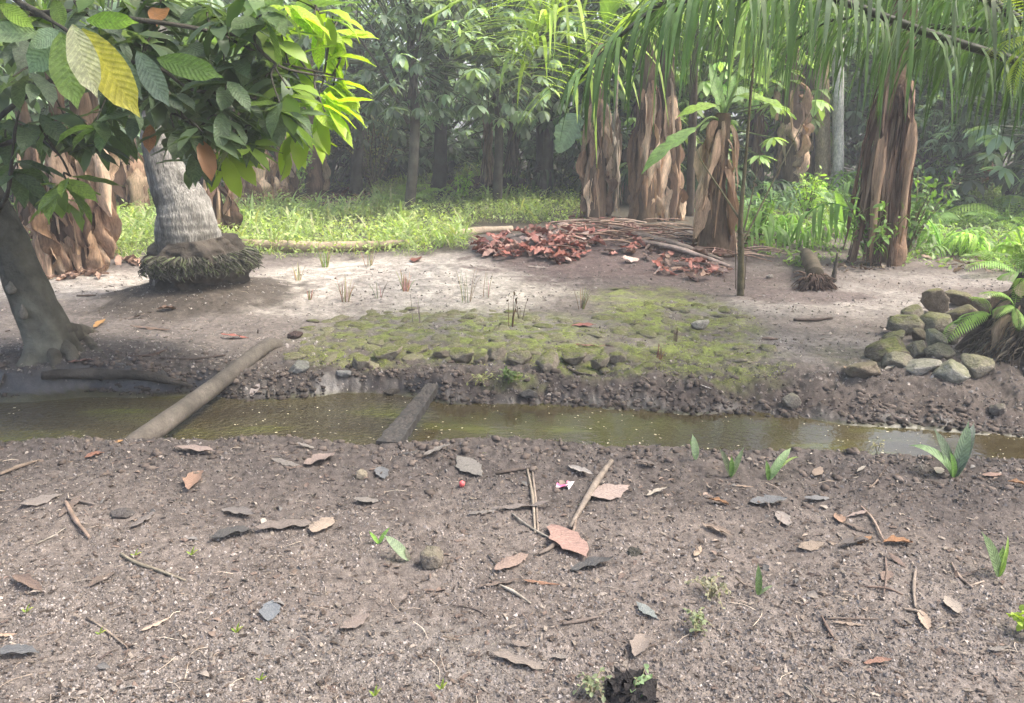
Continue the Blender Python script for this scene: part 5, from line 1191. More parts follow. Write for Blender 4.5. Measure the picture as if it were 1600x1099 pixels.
# dead and dry tufts on the sand
def tuft(px, py, h, n, lab, col, w_=.5, leaves=False):
    p = ground(px, py); H = size(h, p.y); g = Geo(); t = thing('dry_tuft', lab, 'grass tuft', p)
    for i in range(n):
        a = R.uniform(0, 6.28); e = p+Vector((math.cos(a)*H*w_*R.random(), math.sin(a)*H*w_*R.random(), H*R.uniform(.5, 1))); b = p+Vector((math.cos(a)*H*.12, math.sin(a)*H*.12, 0))
        tube(g, [b, (b+e)/2+Vector((0, 0, .1*H)), e], [.0035, .0012], n=5, seg=3, col=tuple(k*R.uniform(.6, 1.2) for k in col), cap=False)
        if leaves:
            d = np.array([[R.uniform(-1, 1), R.uniform(-1, 1), -1.2]]); scatter(g, leaf_tpl(L=1, W=.35, nu=4, nv=3, droop=.5), np.array([e]), frames_np(d, np.array([[0, -1, .2]])), np.array([H*.14]), np.array([col]))
    part('blades', g, M['fibre'], t, kind='stuff')
for a in [(540, 472, 46, 22, 'pale dry grass tuft on the bright sand, second from the left', (.45, .36, .22)), (466, 440, 30, 14, 'leftmost dry grass tuft on the sand beside the root boss', (.45, .36, .22)), (592, 466, 34, 5, 'single thin dry stalk on the bright sand', (.34, .26, .16)),
  (634, 455, 34, 30, 'low orange-tan dry grass tuft on the bright sand', (.5, .36, .2)), (508, 416, 36, 26, 'green-yellow grass tuft in front of the felled pale stem', (.30, .36, .12)), (484, 470, 18, 12, 'short orange stubble between the first two dry tufts', (.42, .3, .18)),
  (728, 470, 60, 9, 'wispy dry weed stalks left of the dark-leaved dead weed', (.32, .27, .17)), (760, 466, 44, 5, 'faint dry stalk just behind the dark-leaved dead weed', (.3, .25, .16)), (576, 415, 40, 10, 'thin grass stalks at the grass edge behind the sand', (.3, .3, .14)),
  (908, 480, 40, 12, 'rusty dry weed on the bare mound slope', (.22, .15, .09)), (650, 510, 60, 3, 'two thin grey stalks on the left mossy paving', (.3, .26, .18)), (1030, 560, 30, 8, 'reddish dry weed near the right mossy ground', (.25, .14, .09)), (1056, 535, 26, 5, 'dark weed stalks right of the reddish dry one', (.12, .09, .06)), (430, 395, 40, 14, 'wispy grass beside the root boss', (.34, .36, .16))]:
    tuft(*a)
tuft(794, 512, 62, 5, 'dead weed with curled dark leaves standing on the mossy paving', (.10, .07, .04), .3, True)
tuft(812, 500, 40, 4, 'second dead weed with dark leaves, right of the taller one', (.09, .065, .04), .4, True)

# thin palm sapling
def sapling():
    p = ground(1157, 460); Y = p.y; t = thing('thin_sapling', 'slender dark upright sapling with thin forked petioles beside the sandy track', 'tree', p)
    g = Geo(); tube(g, [p, atY(1158, 400, Y), atY(1157, 345, Y), atY(1164, 260, Y), atY(1172, 160, Y), atY(1178, 90, Y), atY(1182, 0, Y)], [.032, .028, .022, .014, .011, .009, .006], n=70, seg=10, rough=.003, rs=14, col=(.11, .095, .055), colvar=.3); part('stem', g, M['bark'], t)
    for pts in ([(1158, 385), (1195, 310), (1232, 236), (1262, 180)], [(1157, 345), (1128, 300), (1098, 255), (1085, 225)], [(1160, 372), (1176, 300), (1188, 240)]):
        g = Geo(); tube(g, [atY(a, b, Y+(.1*i)) for i, (a, b) in enumerate(pts)], [.010, .006, .003], n=20, seg=6, col=(.13, .12, .07), cap=False); part('petiole', g, M['bark'], t)
    for (x1, y1, x2, y2) in [(1150, 452, 1149, 382), (1163, 452, 1166, 400)]:
        g = Geo(); tube(g, [atY(x1, y1, Y-.05), atY(x2, y2, Y-.05)], [.006, .003], n=6, seg=5, col=(.1, .08, .06), cap=False); part('dead_stalk', g, M['bark'], t)
    g = Geo(); P = smooth_path([atY(1174, 150, Y), atY(1178, 90, Y), atY(1182, 20, Y), atY(1186, -40, Y)], 20); palm_frond_mass(g, None, 0, 0, 0, 12, .16, .016, (.07, .11, .04), P=P, rr=(.006, .003)); part('top_frond', g, M['frond'], t, kind='stuff')
sapling()

# ================================================================ LEAF HEAPS
FALL = []
for i in range(14):
    v, q, lf = leaf_verts(L=1, W=(.36, .42, .32, .5)[i % 4], nu=14, nv=5, droop=(-.25, .3, .5, -.5, .1, .8)[i % 6], fold=(.15, .35, -.2, .5)[i % 4], wave=.04, curl=(.2, .6, -.5)[i % 3], seed=60+i, shape=.95, ragged=.2)
    v = v+np.stack([0*v[:, 0], 0*v[:, 0], .06*noise3(v*5+i, i)+.02*noise3(v*14+i, i)], 1); v[:, 1] -= .5; v[:, 2] -= v[:, 2].min()*.6
    FALL.append(Geo().add(v, q, None, (1, 1, 1), lf).mesh('fallen_leaf'))
def lay(me, p, yaw, L_, w_, tilt=.15, lift=.0):
    return Matrix.Translation(p+Vector((0, 0, lift))) @ Matrix.Rotation(yaw, 4, 'Z') @ Matrix.Rotation(R.uniform(-tilt, tilt), 4, 'Y') @ Matrix.Rotation(R.uniform(-tilt, tilt), 4, 'X') @ Matrix.Diagonal((L_*w_, L_, L_, 1))
def heap(name, label, spots, pal, n, rng, thick=.08, extra=None):
    c = ground(spots[0][0], spots[0][1]); t = thing(name, label, 'leaf heap', c); k = 0
    while k < n:
        s = R.choice(spots); a = R.uniform(0, 6.28); r = math.sqrt(R.random()); px = s[0]+math.cos(a)*r*s[2]; py = s[1]+math.sin(a)*r*s[3]
        p = ground(px, py); L_ = R.uniform(*rng); v = R.uniform(.7, 1.2)
        link('dry_leaf', R.choice(FALL), M['fallen'], t, (*[x*v for x in R.choice(pal)], 1), mw=lay(None, p-c, R.uniform(0, 6.28), L_, R.uniform(.8, 1.3), .45, R.uniform(.01, thick))); k += 1
    if extra: extra(t)
    return t
REDS = [(.30, .115, .09), (.38, .19, .16), (.22, .085, .065), (.40, .26, .22), (.33, .15, .125), (.17, .075, .06), (.44, .32, .28)]
heap('leaf_heap', 'heap of reddish dry cacao leaves on the left slope of the bare mound', [(825, 388, 88, 20), (860, 372, 60, 14), (780, 395, 48, 12), (875, 400, 40, 12), (900, 382, 36, 12)], REDS, 280, (.12, .22), .07)
def petioles(t):
    for (a, b, r, c) in [((952, 362), (1060, 392), .045, (.20, .15, .125)), ((985, 372), (1128, 412), .05, (.17, .135, .115)), ((1000, 385), (1140, 420), .04, (.24, .19, .17)), ((1060, 372), (1160, 400), .03, (.14, .11, .095)), ((940, 350), (1010, 352), .035, (.26, .2, .16)), ((1110, 372), (1200, 372), .02, (.25, .18, .13)), ((860, 352), (960, 350), .03, (.2, .15, .12))]:
        A = ground(*a)+Vector((0, 0, .05)); B = ground(*b)+Vector((0, 0, .04)); g = Geo(); tube(g, [A, (A+B)/2+Vector((0, 0, .03)), B], [r, r*1.1, r*.6], n=26, seg=10, rough=r*.25, rs=8, col=c, colvar=.4, seed=a[0], oval=.6); part('dead_petiole', g, M['bark'], t)
    for i in range(110):
        px = R.uniform(850, 1160); py = 352+abs(px-950)*.14+R.uniform(-8, 34); p = ground(px, py)+Vector((0, 0, R.uniform(.03, .10))); a = R.uniform(-.6, .5); L_ = R.uniform(.2, .7); e = p+Vector((math.cos(a)*L_, math.sin(a)*L_*.6, -.02)); e.z = hz(e.x, e.y)+R.uniform(.01, .08)
        g = Geo(); tube(g, [p, (p+e)/2+Vector((0, 0, .03)), e], [.006, .009, .003], n=7, seg=4, col=R.choice([(.3, .21, .16), (.2, .13, .1), (.38, .28, .22), (.12, .08, .065)]), cap=False)
        part('twig', g, M['fibre'], t)
heap('debris_heap', 'heap of dead palm stalks and reddish leaves below the middle banana plants', [(1040, 398, 90, 22), (1080, 425, 60, 14), (990, 370, 50, 12), (1120, 385, 60, 14), (930, 350, 60, 7)], REDS+[(.24, .16, .12), (.16, .11, .09)], 240, (.11, .21), .06, petioles)
heap('leaf_heap', 'small heap of dull brown leaves behind the strap-leaved plant at the right', [(1478, 292, 34, 14), (1470, 282, 22, 10)], [(.3, .2, .16), (.2, .12, .1), (.38, .3, .26)], 60, (.14, .26), .22)
heap('leaf_heap', 'thin spread of brown dead leaves round the foot of the thick left banana plant', [(110, 432, 60, 8), (160, 415, 60, 8)], [(.3, .2, .15), (.36, .24, .18), (.22, .14, .1)], 50, (.12, .22), .02)
heap('leaf_heap', 'scattered dead leaves under the bushes right of the uprooted log', [(1450, 405, 90, 10), (1540, 420, 60, 10), (1330, 420, 60, 8)], [(.26, .19, .14), (.18, .13, .1), (.32, .26, .2)], 70, (.08, .16), .03)
heap('leaf_heap', 'rust coloured dead leaves on the bare soil at the back left of centre', [(520, 312, 50, 9), (540, 305, 50, 8)], [(.26, .12, .08), (.18, .10, .08), (.3, .2, .15)], 60, (.15, .28), .02)
heap('leaf_heap', 'dark dead leaves strewn over the mound under the shade trees at the back', [(780, 292, 80, 10), (700, 300, 60, 8)], [(.12, .08, .06), (.18, .12, .09), (.09, .06, .05)], 60, (.15, .28), .02)

# hanging dead palm fronds at the back
def hanging(px, y0, y1, wpx, gy, lab, cols, n=60):
    base = ground(gy[0], gy[1]); Y = base.y; top = atY(px, y0, Y); t = thing('dead_frond', lab, 'palm frond', Vector((top.x, Y, top.z)))
    g = Geo(); tube(g, [top+Vector((0, 0, 1.2)), top, atY(px+4, (y0+y1)/2, Y)], [.03, .025, .01], n=16, seg=6, col=cols[0], cap=False); part('stalk', g, M['fibre'], t)
    L_ = size(y1-y0, Y)
    for i in range(n):
        a = R.uniform(0, 6.28); dx = R.uniform(-1, 1)*size(wpx, Y)/2; v = R.uniform(.6, 1.2); u = R.uniform(-.1, .35)
        link('leaflet', R.choice(DRYF), M['dry'], t, (*[k*v for k in R.choice(cols)], 1), mw=xf(Vector((dx*.5, R.uniform(-.1, .1), -u*L_)), Matrix.Rotation(dx*.9, 3, 'Y') @ Matrix.Rotation(a, 3, 'Z'), (.8, .8, (1-u)*L_*R.uniform(.75, 1.0))))
hanging(762, 172, 284, 30, (765, 308), 'tan dead palm frond hanging straight down in front of the bare mound at the back', [(.34, .25, .18), (.26, .19, .14), (.4, .31, .24)])
hanging(803, 165, 272, 44, (800, 306), 'greyish dead palm frond hanging left of the dark swollen-footed trunk', [(.2, .16, .13), (.14, .11, .09), (.26, .22, .19)])
hanging(962, 190, 326, 32, (960, 338), 'pale grey dead palm frond hanging just right of the curled brown banana skirt', [(.4, .33, .26), (.28, .22, .17), (.46, .4, .33)])
hanging(1190, 140, 262, 22, (1192, 312), 'brown dead leaf bunch hanging behind the thin sapling', [(.2, .13, .09), (.28, .19, .13)], 26)

# ================================================================ LEAFY TREES BEHIND
CROWN = []
for s in range(4):
    g = Geo(); n = 330; r = np.random.RandomState(700+s); d = r.normal(size=(n, 3)); d /= np.linalg.norm(d, axis=1, keepdims=True); c = d*(r.rand(n, 1)**.5)*np.array([[1.15, 1.1, 1.1]])
    c = c[noise3(c*2.2+s*9, 80+s) > -.33]
    tw_ = Geo()
    for q in c:
        tube(g, [q*.55+np.array([0, 0, -.15]), q], [.012, .005], n=3, seg=3, col=(.5, .45, .4), cap=False)
        m = r.randint(6, 10); a = np.arange(m)*2.4; dd = np.stack([np.cos(a), np.sin(a), r.uniform(-.75, .2, m)], 1)+q*.3; v = r.uniform(.4, 1.7)
        sc_ = r.uniform(.13, .20, m)
        i = r.randint(0, 4)
        scatter(g, CACAO_TPL[i], np.repeat(q[None], m, 0), frames_np(dd, np.repeat([[0, 0, 1.0]], m, 0)), sc_, np.ones((m, 3))*v*r.uniform(.8, 1.2, (m, 1)))
    CROWN.append(g.mesh('crown'))
def leafy_tree(px, py, Y, r, col, label, gy=None, z=None, bare=False):
    c = atY(px, py+22, Y); base = Vector((c.x+R.uniform(-.3, .3), Y+R.uniform(-.2, .2), 0)); base.z = float(h_smooth(np.array([base.x]), np.array([base.y]))[0]); t = thing('leafy_tree', label, 'tree', base)
    g = Geo(); tube(g, [base-Vector((0, 0, .1)), base.lerp(c, .5)+Vector((.1, 0, 0)), c, c+Vector((0, 0, r*.5))], [.10, .08, .06, .02], n=24, seg=9, rough=.015, rs=4, col=(.08, .075, .06), colvar=.3, seed=px); part('trunk', g, M['bark'], t)
    for k in range(5):
        a = k*1.26; g = Geo(); s = base.lerp(c, R.uniform(.5, .9)); e = c+Vector((math.cos(a)*r*.7, math.sin(a)*r*.7, R.uniform(-.2, .4)*r)); tube(g, [s, (s+e)/2+Vector((0, 0, .1)), e], [.04, .012], n=10, seg=5, col=(.08, .07, .055), cap=False); part('limb', g, M['bark'], t)
    link('crown', R.choice(CROWN), M['leaf_mass'], t, (*col, 1), mw=Matrix.Translation(c-base) @ Matrix.Rotation(R.uniform(0, 6.28), 4, 'Z') @ Matrix.Diagonal((r*1.15, r*1.1, r*1.15, 1)), kind='stuff')
D0, D1, D2, D3 = (.15, .215, .145), (.205, .285, .19), (.27, .35, .25), (.31, .43, .17)
for a in [
 (640, 25, 13.5, 1.3, D1, 'leafy tree with pale bluish leaf rosettes, nearest in the wall of trees left of centre'), (765, 20, 15.0, 1.45, D2, 'leafy tree with glossy leaves right of the bluish one'), (560, 60, 17.5, 1.5, D0, 'dark leafy tree behind the bright tips of the leaning tree'),
 (850, 5, 16.5, 1.6, D1, 'leafy tree behind the tips of the sunlit palm fronds'), (690, 165, 20.0, 1.6, D0, 'low dark tree above the bare mound at the back'), (590, 205, 20.5, 1.5, D1, 'low leafy tree behind the twiggy bush'),
 (478, 50, 18.5, 1.6, D1, 'leafy tree straight behind the bright yellow-green leaves'), (400, 100, 19.0, 1.8, D1, 'leafy tree behind the row of dry banana plants'), (290, 60, 18.0, 1.9, D1, 'leafy tree behind the top of the grey palm trunk'),
 (140, 90, 16.0, 1.8, D1, 'leafy tree behind the left banana plants'), (0, 130, 13.5, 1.8, D1, 'leafy tree behind the far left edge'), (-150, 120, 13.0, 1.9, D1, 'leafy tree standing just outside the left edge'),
 (960, 60, 17.5, 2.0, D1, 'leafy tree behind the curled brown banana skirt'), (1075, 110, 16.0, 1.7, D3, 'light green tree behind the middle pair of banana stems'), (1180, 60, 18.0, 2.0, D3, 'light green tree behind the thin sapling'),
 (1310, 70, 19.5, 2.2, D1, 'leafy tree behind the white trunk'), (1400, 110, 18.5, 1.8, D1, 'leafy tree directly behind the shaggy stump'), (1500, 110, 17.0, 1.8, D1, 'leafy tree behind the strap-leaved plant'),
 (1610, 110, 15.5, 1.8, D1, 'leafy tree at the right edge of the wall of trees'), (1750, 110, 13.0, 1.9, D1, 'leafy tree just outside the right edge'), (880, 165, 20.5, 1.4, D0, 'low dark tree right of the swollen-footed trunk'),
 (1450, 225, 15.5, 1.0, D2, 'low greyish shrub-like tree behind the brown leaf heap'), (1230, 170, 21.0, 1.3, D2, 'low pale tree between the white trunk and the thin sapling'), (1370, 225, 18.0, .9, D2, 'low bushy tree just left of the shaggy stump'),
 (540, 230, 20.0, 1.5, D1, 'far low tree beside the greyish trunk'), (790, 215, 21.5, 1.5, D0, 'far low dark tree behind the hanging dead fronds'), (1000, 230, 20.0, 1.2, D0, 'far low dark tree behind the middle banana pair'), (330, 215, 18.5, 1.4, D1, 'far low tree right of the grey palm trunk'), (1130, 235, 19.5, 1.0, D1, 'far low tree behind the slim fibrous banana plant'), (180, 250, 17.5, 1.2, D1, 'far low tree left of the grey palm trunk'),
]: leafy_tree(*a)

def far_woods():
    g = Geo(); n = 26000; y = NR.uniform(22, 46, n); x = NR.uniform(-1, 1, n)*(y*.85+4); z = NR.rand(n)**.9*(y*.20+2.2)
    d = noise3(np.stack([x*.35, y*.35, z*.5], 1), 88)+.5*noise3(np.stack([x, y, z], 1), 89); ok = (d > np.clip(-.30+.07*z, -.3, .12)) | (z < 1.5); x, y, z, d = x[ok], y[ok], z[ok], d[ok]; n = len(x)
    dirs = rnd_dirs(n, -.2); s = NR.uniform(.28, .62, n); c = np.array([(.15, .21, .13)])*(1+.5*d[:, None])*NR.uniform(.6, 1.4, (n, 1))
    scatter(g, leaf_tpl(L=1, W=.45, nu=4, nv=3, droop=.7), np.stack([x, y, z+.1], 1), frames_np(dirs, np.array([[0, 0, 1.0]])+NR.normal(size=(n, 3))*.3), s, c)
    for i in range(26):
        yy = R.uniform(22, 44); xx = R.uniform(-1, 1)*(yy*.8); tube(g, [(xx, yy, -.3), (xx+R.uniform(-.4, .4), yy, 4), (xx, yy, 9)], [R.uniform(.08, .22), .08], n=6, seg=6, col=(.10, .09, .075), cap=False)
    link('far_woods', g.mesh('far_woods'), M['leaf_mass'], kind='stuff', label='dense far-off woods closing the view behind all the trees', category='woods')
far_woods()
# ================================================================ LEAVES, STICKS AND LITTER ON THE NEAR GROUND
PK, TN, BR2, RD, BG, DGY, GRY, OR, PL = (.31, .245, .215), (.32, .25, .195), (.18, .14, .115), (.26, .13, .09), (.16, .165, .17), (.09, .088, .086), (.23, .21, .19), (.32, .18, .095), (.42, .38, .32)
FL = [ # px, py, length px, angle (deg, counterclockwise in the picture), width factor, colour, mesh, label
 (306, 711, 66, -12, 1.0, PK, 0, 'long pinkish brown leaf on the near bank below the pole'), (147, 709, 30, 15, 1.2, RD, 1, 'small rusty leaf on the near bank left of the pole'), (303, 757, 38, 62, .9, (.34, .22, .16), 7, 'tan leaf curled up on its edge below the long pinkish one'),
 (448, 728, 46, -5, 1.2, GRY, 2, 'pale grey leaf on the near bank left of the pinkish star-shaped one'), (500, 722, 54, 20, 1.3, PK, 3, 'pinkish tan lobed leaf on the near bank left of the plank'), (597, 742, 30, -70, 1.2, BG, 4, 'blue-grey leaf lying next to the small tan rock'),
 (576, 789, 44, 5, 1.3, GRY, 5, 'pale grey three-pointed leaf above the bright green sprout'), (735, 736, 46, -35, 1.3, (.22, .205, .185), 8, 'grey-brown leaf on the near bank right of the plank'), (683, 716, 46, 20, .8, GRY, 9, 'crumpled pale leaf on the near bank just right of the plank foot'), (640, 712, 30, 5, .8, DGY, 6, 'thin dark leaf at the plank foot'),
 (374, 806, 54, -15, 1.0, (.2, .18, .165), 3, 'curled grey leaf, upper of the dark pair'), (363, 841, 72, 18, .9, DGY, 1, 'dark grey leaf with holes, lower of the dark pair'), (446, 832, 88, 4, 1.0, (.19, .16, .14), 10, 'wide brown-grey leaf right of the dark pair'), (505, 826, 46, 50, 1.2, (.36, .29, .23), 5, 'light tan leaf standing at the right tip of the wide brown-grey one'),
 (27, 1028, 70, 6, .9, (.14, .145, .15), 1, 'large bluish grey leaf at the lower left edge'), (244, 985, 56, 30, .5, (.46, .36, .28), 2, 'tan rolled strip leaf in the lower left'), (160, 911, 48, 28, 1.1, BR2, 4, 'brown leaf below the forked pale twig'), (45, 921, 50, -25, 1.0, (.24, .175, .14), 7, 'brown folded leaf at the left above the green blade'), (11, 997, 34, 10, .8, (.42, .30, .22), 2, 'tan leaf at the very left edge above the bluish grey leaf'),
 (423, 961, 34, 80, 1.6, (.17, .185, .20), 4, 'small roundish blue-grey leaf in the lower left'), (556, 980, 60, 38, .9, (.25, .205, .18), 8, 'faint brown leaf pressed into the soil, lower centre left'), (952, 775, 68, 18, 1.9, PK, 8, 'large square-looking pinkish tan leaf right of the pink wrapper'),
 (888, 850, 74, -42, 1.25, (.32, .21, .175), 0, 'big pinkish brown leaf at the foot of the thick stalk'), (925, 886, 68, 8, .9, DGY, 3, 'curled blue-black leaf below the big pinkish brown one'), (820, 801, 100, 3, .5, (.185, .16, .145), 6, 'long grey-brown strip leaf across the crossed stalks'), (755, 806, 50, 6, .7, GRY, 2, 'faded grey leaf left of the long strip leaf'),
 (908, 745, 42, -20, .9, (.38, .35, .32), 9, 'pale crumpled leaf right of the pink wrapper'), (1026, 777, 36, 22, .6, PL, 3, 'pale curled leaf right of the large pinkish tan leaf'), (812, 1039, 82, -14, 1.0, (.24, .205, .175), 10, 'long brown leaf half buried in the lower centre'), (875, 1027, 26, 0, 1.6, (.28, .25, .22), 4, 'small pale square leaf right of the half buried brown one'), (812, 1010, 30, -10, 1.2, (.24, .20, .17), 8, 'small brown leaf above the half buried one'),
 (782, 913, 70, 6, .5, BR2, 6, 'thin wavy brown leaf in the middle of the near ground'), (802, 880, 66, 32, .8, (.27, .20, .165), 5, 'tan-brown leaf under the slanting stick in the middle'), (846, 912, 58, -4, .4, (.30, .17, .11), 2, 'thin reddish strip right of the wavy brown leaf'), (1012, 957, 42, -35, .9, (.20, .22, .21), 8, 'grey-green leaf fragment right of the slanted twig'), (1000, 1010, 40, 65, 1.0, (.28, .235, .2), 7, 'faint tan leaf above the black hole'),
 (1122, 838, 54, -22, .6, TN, 3, 'tan pod-shaped leaf in the right middle'), (1090, 868, 24, 60, .8, (.45, .35, .26), 2, 'small pale tan chip left of the pod-shaped leaf'), (1124, 793, 34, -14, .7, OR, 7, 'orange-brown curled leaf near the bank seedlings'), (1200, 790, 60, 8, 1.1, BG, 9, 'blue-grey two-lobed leaf, larger of two'), (1280, 780, 44, 0, .9, (.19, .19, .19), 5, 'grey flat leaf right of the larger blue-grey one'), (1224, 812, 30, -55, 1.3, (.34, .30, .27), 4, 'pale pinkish leaf just below the blue-grey one'),
 (1268, 857, 42, 10, 1.6, (.28, .225, .175), 8, 'faint tan broad leaf left of the orange and black curl'), (1338, 857, 52, 18, .9, (.09, .08, .075), 1, 'black curled leaf with an orange edge'), (1350, 852, 26, 30, 1.1, OR, 3, 'orange leaf lying on the black curled one'), (1403, 853, 46, 6, .9, (.34, .18, .09), 7, 'orange-brown crumpled leaf right of the black curled one'), (1402, 882, 34, -30, 1.0, (.2, .145, .12), 5, 'small brown leaf below the orange-brown crumpled one'), (1340, 809, 36, 10, .8, PK, 0, 'pinkish leaf with a long thread stalk'), (1336, 826, 40, -22, .7, BR2, 6, 'brown leaf just below the pinkish one'), (1312, 812, 26, -60, .8, (.36, .24, .17), 3, 'tan curl left of the pinkish leaf'),
 (1326, 981, 52, -3, .6, TN, 2, 'tan strip leaf in the lower right'), (1372, 1038, 46, 3, .6, (.32, .19, .14), 3, 'reddish tan leaf below the tan strip in the lower right'), (1443, 974, 30, -65, .9, (.45, .35, .27), 1, 'bright tan curled tip of a stalk in the lower right'), (1552, 746, 34, 4, 1.0, (.3, .2, .16), 5, 'brown leaf on the near bank near the round pebble'), (1590, 766, 34, -10, .8, OR, 7, 'orange leaf at the right edge on the near bank'),
 (1488, 951, 34, -50, 1.3, (.32, .275, .23), 9, 'pale torn leaf in the lower right'), (1516, 896, 26, 20, .8, BR2, 4, 'small brown leaf between two crossing twigs at the right'), (1278, 738, 24, 60, 1.0, TN, 8, 'small tan leaf on the near bank among the seedlings'), (1345, 741, 14, 20, 1.4, PL, 0, 'tiny pale leaf on the near bank'), (1467, 739, 16, 60, 1.2, PL, 3, 'little pale leaf left of the biggest seedling'), (1162, 766, 30, 0, .5, (.36, .27, .2), 2, 'thin tan leaf below the pale arching seedling'),
 (370, 527, 46, 2, .6, (.36, .13, .10), 5, 'narrow red leaf on the sand beside the pole'), (912, 513, 38, 0, 1.0, (.40, .17, .14), 0, 'single red leaf lying on the far sandy ground'), (928, 543, 56, -6, .4, (.28, .15, .11), 6, 'thin reddish strip on the mossy stones'), (399, 608, 26, 60, 1.7, (.42, .36, .33), 4, 'pale veined leaf standing by the pole at the water edge'), (156, 509, 26, 30, 1.0, (.45, .26, .10), 3, 'orange leaf beside the roots of the leaning tree'), (262, 487, 30, 8, 1.2, (.22, .14, .10), 7, 'brown leaf in front of the root boss'),
 (130, 569, 44, 5, .9, (.24, .14, .11), 10, 'brown leaf on the dark earth right of the tree roots'), (213, 500, 50, 12, .4, BR2, 6, 'thin brown leaf between leaning tree and root boss'), (236, 515, 60, -2, .4, (.24, .17, .13), 2, 'narrow brown leaf left of the red one'), (1330, 585, 30, -35, .5, (.42, .30, .21), 3, 'orange-tan chip left of the rock pile'), (1390, 581, 16, 10, 1.4, PL, 4, 'small pale leaf between the rocks'), (972, 451, 40, 0, .7, (.17, .13, .12), 5, 'dark curled leaf on the upper moss'), (840, 417, 34, 0, .6, (.42, .36, .32), 2, 'pale leaf on the slope under the red heap'), (650, 408, 20, 60, 1.2, (.26, .10, .07), 7, 'dark red leaf at the grass edge'), (5, 602, 20, 60, 1.5, (.3, .27, .25), 4, 'pale leaf on the left bank at the edge'),
 (66, 790, 70, 20, 1.2, (.27, .235, .21), 8, 'large pale grey-brown leaf pressed into the soil at the left'), (112, 800, 46, 38, .8, BR2, 6, 'brown leaf right of the large pale one at the left'), (225, 815, 50, 38, .8, (.19, .165, .15), 2, 'thin grey leaf right of the dark clod'), (1385, 905, 24, 50, 1.0, (.22, .16, .13), 3, 'little twisted brown leaf in the right middle'),
 (1102, 612-0, 18, -12, .8, (.6, .58, .55), 2, 'whitish chip on the far bank above the water'), (186, 692, 14, 50, 1.3, (.5, .28, .12), 4, 'tiny orange leaf at the foot of the pole'), (480, 700, 30, 0, .7, GRY, 5, 'pale leaf at the near water edge left of the plank'), (1010, 730, 30, -10, .9, (.2, .17, .15), 7, 'dull brown leaf on the near bank right of the thick stalk'), (1560, 1015, 40, 15, .9, (.22, .2, .18), 8, 'faint grey leaf in the lower right corner'),
]
for (px, py, ln, ang, w_, col, mi, lab) in FL:
    a = math.radians(ang); dx = math.cos(a)*ln/2; dy = -math.sin(a)*ln/2
    A = ground(px-dx, py-dy); B = ground(px+dx, py+dy); d = B-A; c = (A+B)/2; c.z = max(hz(c.x, c.y), (A.z+B.z)/2)
    L_ = min(d.length*1.05, ln/F*c.y*1.9)
    yaw = math.atan2(-d.x, d.y); pit = math.atan2(d.z, math.hypot(d.x, d.y))
    me = FALL[mi % 14]; bulk = .006
    o = link('fallen_leaf', me, M['fallen'], None, (*jit(col, .58, .78), 1))
    W_ = ln/F*c.y*w_ if abs(math.sin(a)) < .5 else L_*w_
    o.matrix_basis = Matrix.Translation(c+Vector((0, 0, bulk))) @ Matrix.Rotation(yaw, 4, 'Z') @ Matrix.Rotation(pit, 4, 'X') @ Matrix.Rotation(R.uniform(-.12, .12), 4, 'Y') @ Matrix.Diagonal((W_*1.0, L_, ln/F*c.y*.55, 1))
    tag(o, lab, 'leaf')
    if c.y < 4: o['group'] = 'fallen leaves on the near ground'
    else: o['group'] = 'fallen leaves on the far side'

